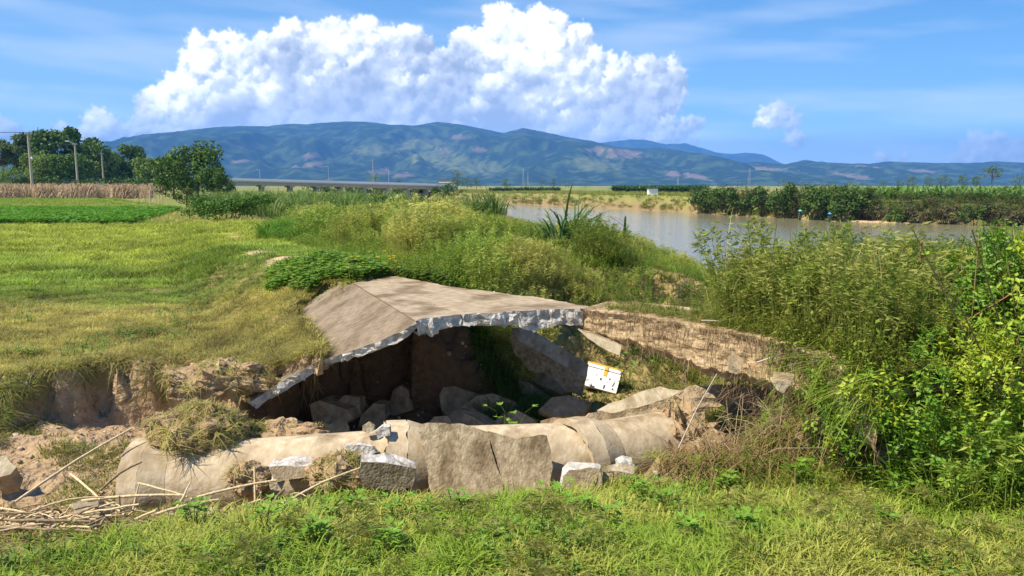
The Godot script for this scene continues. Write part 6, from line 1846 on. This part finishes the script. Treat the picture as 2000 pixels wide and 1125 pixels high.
	for i in 12:
		var x := -16.0 - i * 4.6
		bush("bridge_bush", "green bush on the bank under the bridge, %s" % ["at its right end", "second from its right end", "third from its right end", "fourth from its right end", "fifth from its right end", "sixth from its right end", "seventh from its right end", "eighth from its right end", "ninth from its right end", "tenth from its right end", "eleventh from its right end", "farthest from its right end"][i], "bush", Vector3(x, -2.2, -(far_d(x) + rf(4, 9))), Vector3(rf(6.5, 9.0), rf(3.4, 4.8), 5.0), 800, 0.5, greens, "bushes under the bridge")
	var ban := cane_clump(15, 2.5, 0.35, 0.42)
	var xb := []
	var cb := []
	for i in 1500:
		var x := rf(36.0, 110.0)
		var d := far_d(x) + rf(7.0, 60.0)
		if x / d > 0.85 or x / d < 0.37: continue
		var t := place(x, d, rf(0.75, 1.1))
		t.origin.y = -0.15
		xb.append(t)
		cb.append(Color(0.10, 0.21, 0.035).lerp(Color(0.15, 0.27, 0.045), rng.randf()))
	tag(scatter("banana_field", ban, M.leafy, xb, cb), "wide field of banana plants beyond the far shore", "banana plants")
	var xh := []
	var ch := []
	for i in 900:
		var d := rf(185.0, 205.0)
		var x := d * rf(0.128, 0.245)
		var t := place(x, d, rf(0.85, 1.05))
		t.origin.y = 0.0
		xh.append(t)
		ch.append(Color(0.05, 0.12, 0.03) * rf(0.8, 1.2))
	for i in 160:
		var d := rf(215.0, 225.0)
		var x := d * rf(-0.028, 0.06)
		var t := place(x, d, 0.75)
		t.origin.y = 0.0
		xh.append(t)
		ch.append(Color(0.05, 0.12, 0.03) * rf(0.8, 1.2))
	tag(scatter("crop_hedge", ban, M.leafy, xh, ch), "dark belt of tall crop across the far fields", "crop")
	var th := herb_clump(14, 2.6, 1.1, 0.34)
	var xt := []
	var ct := []
	for i in 420:
		var x := rf(28.5, 74.0)
		var d := far_d(x) + rf(0.5, 7.0)
		var t := Transform3D(Basis(Vector3.UP, rf(0, TAU)) * Basis.from_scale(Vector3.ONE * rf(0.6, 1.15) * (1.0 if x < 42.0 else 0.6)), Vector3(x, maxf(ground_y(x, d), -2.4), -d))
		xt.append(t)
		ct.append(Color(0.09, 0.16, 0.03).lerp(Color(0.15, 0.22, 0.05), rng.randf()) if rng.randf() < 0.75 else Color(0.17, 0.15, 0.08))
	tag(scatter("shore_undergrowth", th, M.treeleaf, xt, ct), "rank undergrowth filling the far shore between the bushes", "undergrowth")
	var o := thing("banana_clump", "lone clump of banana plants at the left end of the far thicket", "banana plants", Vector3(30.6, -0.1, -126))
	var mb := MB.new()
	for i in 26: mb.blade(Vector3(rng.randfn() * 0.4, 0, rng.randfn() * 0.4), rf(0, TAU), rf(1.4, 2.6), 0.4, rf(0.3, 0.8), 6, Color(0.05, 0.12, 0.03), Color(0.08, 0.16, 0.04), 0.2)
	obj("leaves", mb, M.leafy, o)
	# grass along the eroded far bank
	var far_g := tuft(14, 0.3, 0.7, 0.35, 0.05, 0.9, 2, 0.3)
	var xg := []
	var cg := []
	for i in 5200:
		var x := rf(-20.0, 36.0)
		var d := far_d(x) + (rf(-4.0, 6.0) if i % 2 else rf(4.0, 60.0))
		var y := ground_y(x, d)
		if y < -2.3 or nz.get_noise_2d(x * 0.9, d * 0.9) < -0.02 and y < -0.7: continue
		xg.append(Transform3D(Basis(Vector3.UP, rf(0, TAU)) * Basis.from_scale(Vector3.ONE * rf(0.8, 1.6)), Vector3(x, y, -d)))
		cg.append(Color(0.22, 0.27, 0.05).lerp(Color(0.30, 0.28, 0.09), rng.randf()))
	tag(scatter("shore_grass", far_g, M.grass, xg, cg), "yellow-green grass on the eroded far bank", "grass")

func build_bridge() -> void:
	var a: Vector3 = [Vector3(-87.025, 3.903, -202)][0]
	var b: Vector3 = [Vector3(-21.322, 2.108, -240)][0]
	var o := thing("bridge", "long low concrete road bridge with white railings over the river", "bridge", b)
	var dir := (b - a).normalized()
	var side := Vector3(-dir.z, 0, dir.x).normalized()
	var bs := Basis(dir, Vector3.UP, -side).orthonormalized()
	var ln := a.distance_to(b)
	var mid := (a + b) * 0.5 - b
	var deck := MB.new()
	deck.box(mid + Vector3(0, -0.75, 0), Vector3(ln, 0.28, 7.0), Color.WHITE, bs)
	obj("deck", deck, M.bridge_concrete, o)
	for s in [-1.0, 1.0]:
		var gi := MB.new()
		gi.box(mid + side * 2.4 * s + Vector3(0, -1.25, 0), Vector3(ln, 0.72, 0.6), Color.WHITE, bs)
		obj("girder", gi, M.bridge_concrete, o)
		var rail := MB.new()
		rail.box(mid + side * 3.35 * s + Vector3(0, -0.05, 0), Vector3(ln, 0.22, 0.16), Color.WHITE, bs)
		rail.box(mid + side * 3.35 * s + Vector3(0, -0.42, 0), Vector3(ln, 0.34, 0.12), Color.WHITE, bs)
		var rl := obj("railing", rail, M.rail_white, o)
		var n := int(ln / 2.0)
		for i in n:
			var p := MB.new()
			p.box((a - b).lerp(Vector3.ZERO, (i + 0.5) / n) + side * 3.35 * s + Vector3(0, -0.3, 0), Vector3(0.2, 0.62, 0.2), Color.WHITE, bs)
			obj("rail_post", p, M.rail_white, rl)
	var us: Array = [0.93, 0.85, 0.765, 0.675, 0.585, 0.495, 0.40, 0.30, 0.19]
	for t in us:
		var p: Vector3 = (a - b) * (1.0 - t)
		var pier := MB.new()
		pier.box(p + Vector3(0, -3.6, 0), Vector3(0.9, 4.2, 3.0), Color.WHITE, bs)
		var pr := obj("pier", pier, M.bridge_concrete, o)
		var cap := MB.new()
		cap.box(p + Vector3(0, -1.80, 0), Vector3(1.3, 0.42, 6.0), Color.WHITE, bs)
		obj("pier_cap", cap, M.bridge_concrete, pr)
		var ft := MB.new()
		ft.box(p + Vector3(0, -4.75, 0), Vector3(2.0, 0.9, 4.4), Color.WHITE, bs)
		obj("pier_foot", ft, M.bridge_concrete, pr)
	var i := 0
	for q in [Vector3(-68.083, 5.825, -215), Vector3(-49.553, 6.645, -215), Vector3(-33.284, 5.689, -215)]:
		var l := thing("street_lamp", ["street lamp on the bridge, left of three", "street lamp on the bridge, middle of three", "street lamp on the bridge, right of three"][i], "street lamp", Vector3(q.x, 3.2, q.z))
		i += 1
		var m := MB.new()
		m.tube([Vector3(0, -0.9, 0), Vector3(0, q.y - 3.2, 0)], 0.07, 0.045, 6)
		obj("post", m, M.metal_grey, l)
		var h := MB.new()
		h.tube([Vector3(0, q.y - 3.2, 0), Vector3(-0.5, q.y - 3.1, 0)], 0.03, 0.03, 5)
		h.box(Vector3(-0.7, q.y - 3.1, 0), Vector3(0.5, 0.1, 0.2))
		obj("lamp_head", h, M.metal_grey, l)

func mast(label: String, at: Vector3, h: float, w: float) -> void:
	var o := thing("lattice_mast", label, "mast", Vector3(at.x, 0, at.z))
	for k in 4:
		var m := MB.new()
		var c := Vector3(w if k & 1 else -w, 0, w if k & 2 else -w)
		m.tube([c, c * 0.25 + Vector3(0, h, 0)], 0.09, 0.06, 4)
		obj("leg", m, M.metal_grey, o)
	var br := MB.new()
	for i in 9:
		var t0 := i / 9.0
		var t1 := (i + 1) / 9.0
		var w0 := w * lerpf(1.0, 0.25, t0)
		var w1 := w * lerpf(1.0, 0.25, t1)
		for s in [-1.0, 1.0]:
			br.tube([Vector3(-w0, h * t0, w0 * s), Vector3(w1, h * t1, w1 * s)], 0.05, 0.05, 3)
			br.tube([Vector3(w0, h * t0, w0 * s), Vector3(-w1, h * t1, w1 * s)], 0.05, 0.05, 3)
	obj("bracing", br, M.metal_grey, o)

func build_poles() -> void:
	var at := [Vector3(-77.2, 0, -128), Vector3(-87.3, 0, -160), Vector3(-106.2, 0, -207)]
	var tops := []
	for k in 3:
		var o := thing("power_pole", ["tallest nearest concrete power pole, left of three", "middle concrete power pole with a lamp arm", "farthest concrete power pole, right of three"][k], "power pole", at[k])
		var m := MB.new()
		m.tube([Vector3(0, -0.3, 0), Vector3(-0.1, 10.05, 0)], 0.25, 0.15, 8)
		obj("shaft", m, M.pole_concrete, o)
		var c := MB.new()
		c.box(Vector3(-0.1, 9.8, 0.0), Vector3(0.9, 0.09, 0.09), Color.WHITE, Basis(Vector3.UP, 0.9))
		var arm := obj("crossarm", c, M.metal_grey, o)
		for s in [-0.35, 0.0, 0.35]:
			var i := MB.new()
			i.tube([Vector3(-0.1 + s * 0.62, 9.85, s * -0.78), Vector3(-0.1 + s * 0.62, 10.1, s * -0.78)], 0.045, 0.035, 6)
			obj("insulator", i, M.rail_white, arm)
		if k < 2:
			var b := MB.new()
			if k == 0: b.ball(Vector3(0.36, 6.0, 0.2), Vector3(0.16, 0.2, 0.16))
			else:
				b.tube([Vector3(0, 9.8, 0), Vector3(-1.1, 10.4, 0.2)], 0.03, 0.03, 5)
				b.box(Vector3(-1.4, 10.45, 0.25), Vector3(0.7, 0.15, 0.28))
			obj("lamp" if k else "meter_cap", b, M.rail_white, o)
		tops.append(at[k] + Vector3(-0.1, 10.08, 0))
	tops.push_front(Vector3(-94.0, 9.9, -80))
	for k in 3:
		for s in [-0.35, 0.35]:
			var a: Vector3 = tops[k] + Vector3(s * 0.62, 0, s * -0.78)
			var b: Vector3 = tops[k + 1] + Vector3(s * 0.62, 0, s * -0.78)
			var pts := []
			for i in 13:
				var t := i / 12.0
				pts.append(a.lerp(b, t) - a + Vector3(0, -0.9 * 4.0 * t * (1.0 - t), 0))
			var m := MB.new()
			m.tube(pts, 0.02, 0.02, 4, Color.WHITE, false)
			tag(obj("power_line", m, M.wire, null, a), ["power line leaving the nearest pole to the left", "power line from the nearest to the middle pole", "power line from the middle to the farthest pole"][k] + (", the nearer wire" if s > 0.0 else ", the farther wire"), "power line")
	mast("tallest radio mast far beyond the river, middle of the view", [Vector3(8.783, 1.844, -620)][0], 15.0, 0.9)
	mast("thin radio mast just right of the tallest one", [Vector3(13.973, 1.869, -700)][0], 14.0, 0.6)
	mast("mast rising behind the bridge", [Vector3(-73.291, 1.781, -420)][0], 15.5, 0.45)
	mast("power pylon in front of the low hills on the right", [Vector3(268.32, 1.931, -900)][0], 21.0, 1.6)
	mast("distant pylon left of the far thicket", [Vector3(187.766, 1.931, -900)][0], 11.0, 1.2)

func build_shore_things() -> void:
	var o := thing("shed", "tiny white shed with a dark slanting roof on the far bank", "shed", Vector3(25.3, -0.05, -143))
	var w := MB.new()
	w.box(Vector3(0, 0.55, 0), Vector3(1.7, 1.2, 1.5))
	obj("wall", w, M.wall_white, o)
	var r := MB.new()
	r.box(Vector3(0.35, 1.32, 0), Vector3(2.7, 0.12, 2.0), Color.WHITE, Basis(Vector3.BACK, 0.08))
	obj("roof", r, M.roof_dark, o)
	var h := thing("house", "small pale house half hidden at the right end of the bridge", "house", Vector3(-23.6, 0, -292))
	var hw := MB.new()
	hw.box(Vector3(0, 1.4, 0), Vector3(6, 3.0, 5))
	obj("wall", hw, M.wall_white, h)
	var hr := MB.new()
	hr.box(Vector3(0, 3.1, 1.2), Vector3(6.8, 0.15, 3.2), Color.WHITE, Basis(Vector3.RIGHT, 0.4))
	hr.box(Vector3(0, 3.1, -1.2), Vector3(6.8, 0.15, 3.2), Color.WHITE, Basis(Vector3.RIGHT, -0.4))
	obj("roof", hr, M.roof_dark, h)
	var sb := MB.new()
	var c := Vector3(41.5, -2.55, -90.4)
	var prev := []
	for j in 5:
		var ring := []
		for i in 41:
			var a := TAU * (i % 40) / 40.0
			var rr := (1.0 - j / 4.0) * (1.0 + nz.get_noise_2d(cos(a) * 3.0, sin(a) * 3.0) * 0.5)
			ring.append(Vector3(cos(a) * 4.6 * rr + sin(a) * 0.4, 0.26 * sstep(0.0, 1.0, j / 4.0) - 0.02, sin(a) * 1.3 * rr + cos(a) * 3.0 * rr))
		if j:
			for i in 40: sb.quad(prev[i + 1], prev[i], ring[i], ring[i + 1], Color(0.62, 0.46, 0.27))
		prev = ring
	tag(obj("sandbar", sb, M.soil, null, c), "low sandbar at the far waterline", "sandbar", "", "structure")
	person("person", "person in dark clothes and a blue conical hat wading in the river", Vector3(36.5, -3.15, -91.0), false, M.cloth_dark, M.cloth_blue)
	person("person", "person under a green conical hat crouching at the left end of the sandbar", Vector3(34.6, -2.45, -95.3), true, M.cloth_dark, M.cloth_green)

func person(called: String, label: String, at: Vector3, crouch: bool, cloth: Material, hat: Material) -> void:
	var o := thing(called, label, "person", at)
	var hip := 0.35 if crouch else 0.85
	var mb := MB.new()
	var rings := [[0.0, 0.05, 0.10], [hip * 0.5, 0.10, 0.09], [hip, 0.17, 0.12], [hip + 0.18, 0.14, 0.10], [hip + 0.40, 0.19, 0.11], [hip + 0.50, 0.17, 0.09], [hip + 0.55, 0.055, 0.055], [hip + 0.60, 0.05, 0.055]]
	var lean := 0.35 if crouch else 0.12
	var n := 14
	for k in rings.size():
		for i in n:
			var a := TAU * i / n
			var z: float = lean * maxf(0.0, rings[k][0] - hip)
			mb.vert(Vector3(cos(a) * rings[k][1], rings[k][0], sin(a) * rings[k][2] + z), Vector3(cos(a), 0.1, sin(a)).normalized())
	for k in rings.size() - 1:
		for i in n:
			var a := k * n + i
			var b := k * n + (i + 1) % n
			mb.face(a, b + n, b)
			mb.face(a, a + n, b + n)
	for s in [-1.0, 1.0]:
		mb.tube([Vector3(0.17 * s, hip + 0.46, lean * 0.45), Vector3(0.24 * s, hip + 0.22, lean * 0.4 + 0.08), Vector3(0.16 * s, hip + 0.06, lean * 0.3 + 0.28)], 0.055, 0.035, 8)
		mb.tube([Vector3(0.09 * s, hip, 0), Vector3(0.13 * s, hip * 0.55, 0.22 if crouch else 0.04), Vector3(0.11 * s, 0.0, 0.02)], 0.085, 0.05, 8)
	obj("body", mb, cloth, o)
	var hd := MB.new()
	var hc := Vector3(0, hip + 0.70, lean * 0.62)
	hd.ball(hc, Vector3(0.08, 0.115, 0.095), Color.WHITE, 10, 14)
	hd.ball(hc + Vector3(0, -0.01, 0.095), Vector3(0.014, 0.022, 0.018))
	for s in [-1.0, 1.0]: hd.ball(hc + Vector3(0.08 * s, 0, 0), Vector3(0.014, 0.03, 0.02))
	obj("head", hd, M.skin, o)
	var ht := MB.new()
	lathe(ht, hc + Vector3(0, 0.03, 0), Vector3.UP, [Vector2(0.0, 0.26), Vector2(0.18, 0.005)], 20)
	lathe(ht, hc + Vector3(0, 0.03, 0), Vector3.UP, [Vector2(0.17, 0.004), Vector2(-0.005, 0.255)], 20)
	obj("hat", ht, hat, o)

# ------------------------------------------------------------------ everything together
func _ready() -> void:
	rng.seed = 20240611
	nz.seed = 5; nz.frequency = 0.35; nz.fractal_octaves = 4
	nz2.seed = 9; nz2.frequency = 0.35; nz2.fractal_octaves = 3
	nz3.seed = 14; nz3.frequency = 0.02; nz3.fractal_octaves = 4
	var cam := Camera3D.new()
	cam.name = "camera"
	cam.fov = 40.13
	cam.near = 0.05
	cam.far = 40000.0
	cam.position = Vector3(0, 1.65, 0)
	cam.rotation_degrees = Vector3(-7.4, 0, 0)
	cam.current = true
	add_child(cam)
	var sky_mat := PanoramaSkyMaterial.new()
	sky_mat.panorama = ImageTexture.create_from_image(make_sky())
	sky_mat.energy_multiplier = 1.0
	var env := Environment.new()
	env.background_mode = Environment.BG_SKY
	env.sky = Sky.new()
	env.sky.sky_material = sky_mat
	env.tonemap_mode = Environment.TONE_MAPPER_LINEAR
	env.tonemap_exposure = 1.92
	env.sdfgi_enabled = true
	env.ssao_enabled = true
	env.ssil_enabled = true
	env.fog_enabled = true
	env.fog_light_color = lin(96, 158, 235).linear_to_srgb()
	env.fog_density = 0.00015
	var we := WorldEnvironment.new()
	we.name = "sky"
	we.environment = env
	add_child(we)
	var sun := DirectionalLight3D.new()
	sun.name = "sun"
	sun.light_color = Color(1.0, 0.95, 0.87)
	sun.light_energy = 1.5
	sun.light_angular_distance = 0.5
	sun.shadow_enabled = true
	sun.basis = Basis.looking_at(-SUN_TO.normalized())
	add_child(sun)
	materials()
	green("cane_leaf", 0.45, 0.5, 0.3)
	M.cane_leaf.albedo_color = Color(0.075, 0.155, 0.05).linear_to_srgb()
	build_land()
	build_mountains()
	build_road()
	build_beam()
	build_pipes()
	build_clods()
	build_box()
	build_debris()
	build_bridge()
	build_poles()
	build_trees()
	build_shore_things()
	build_crops()
	build_bank()
	build_shrub()
	build_twigs()
	build_weeds()
	build_grass()
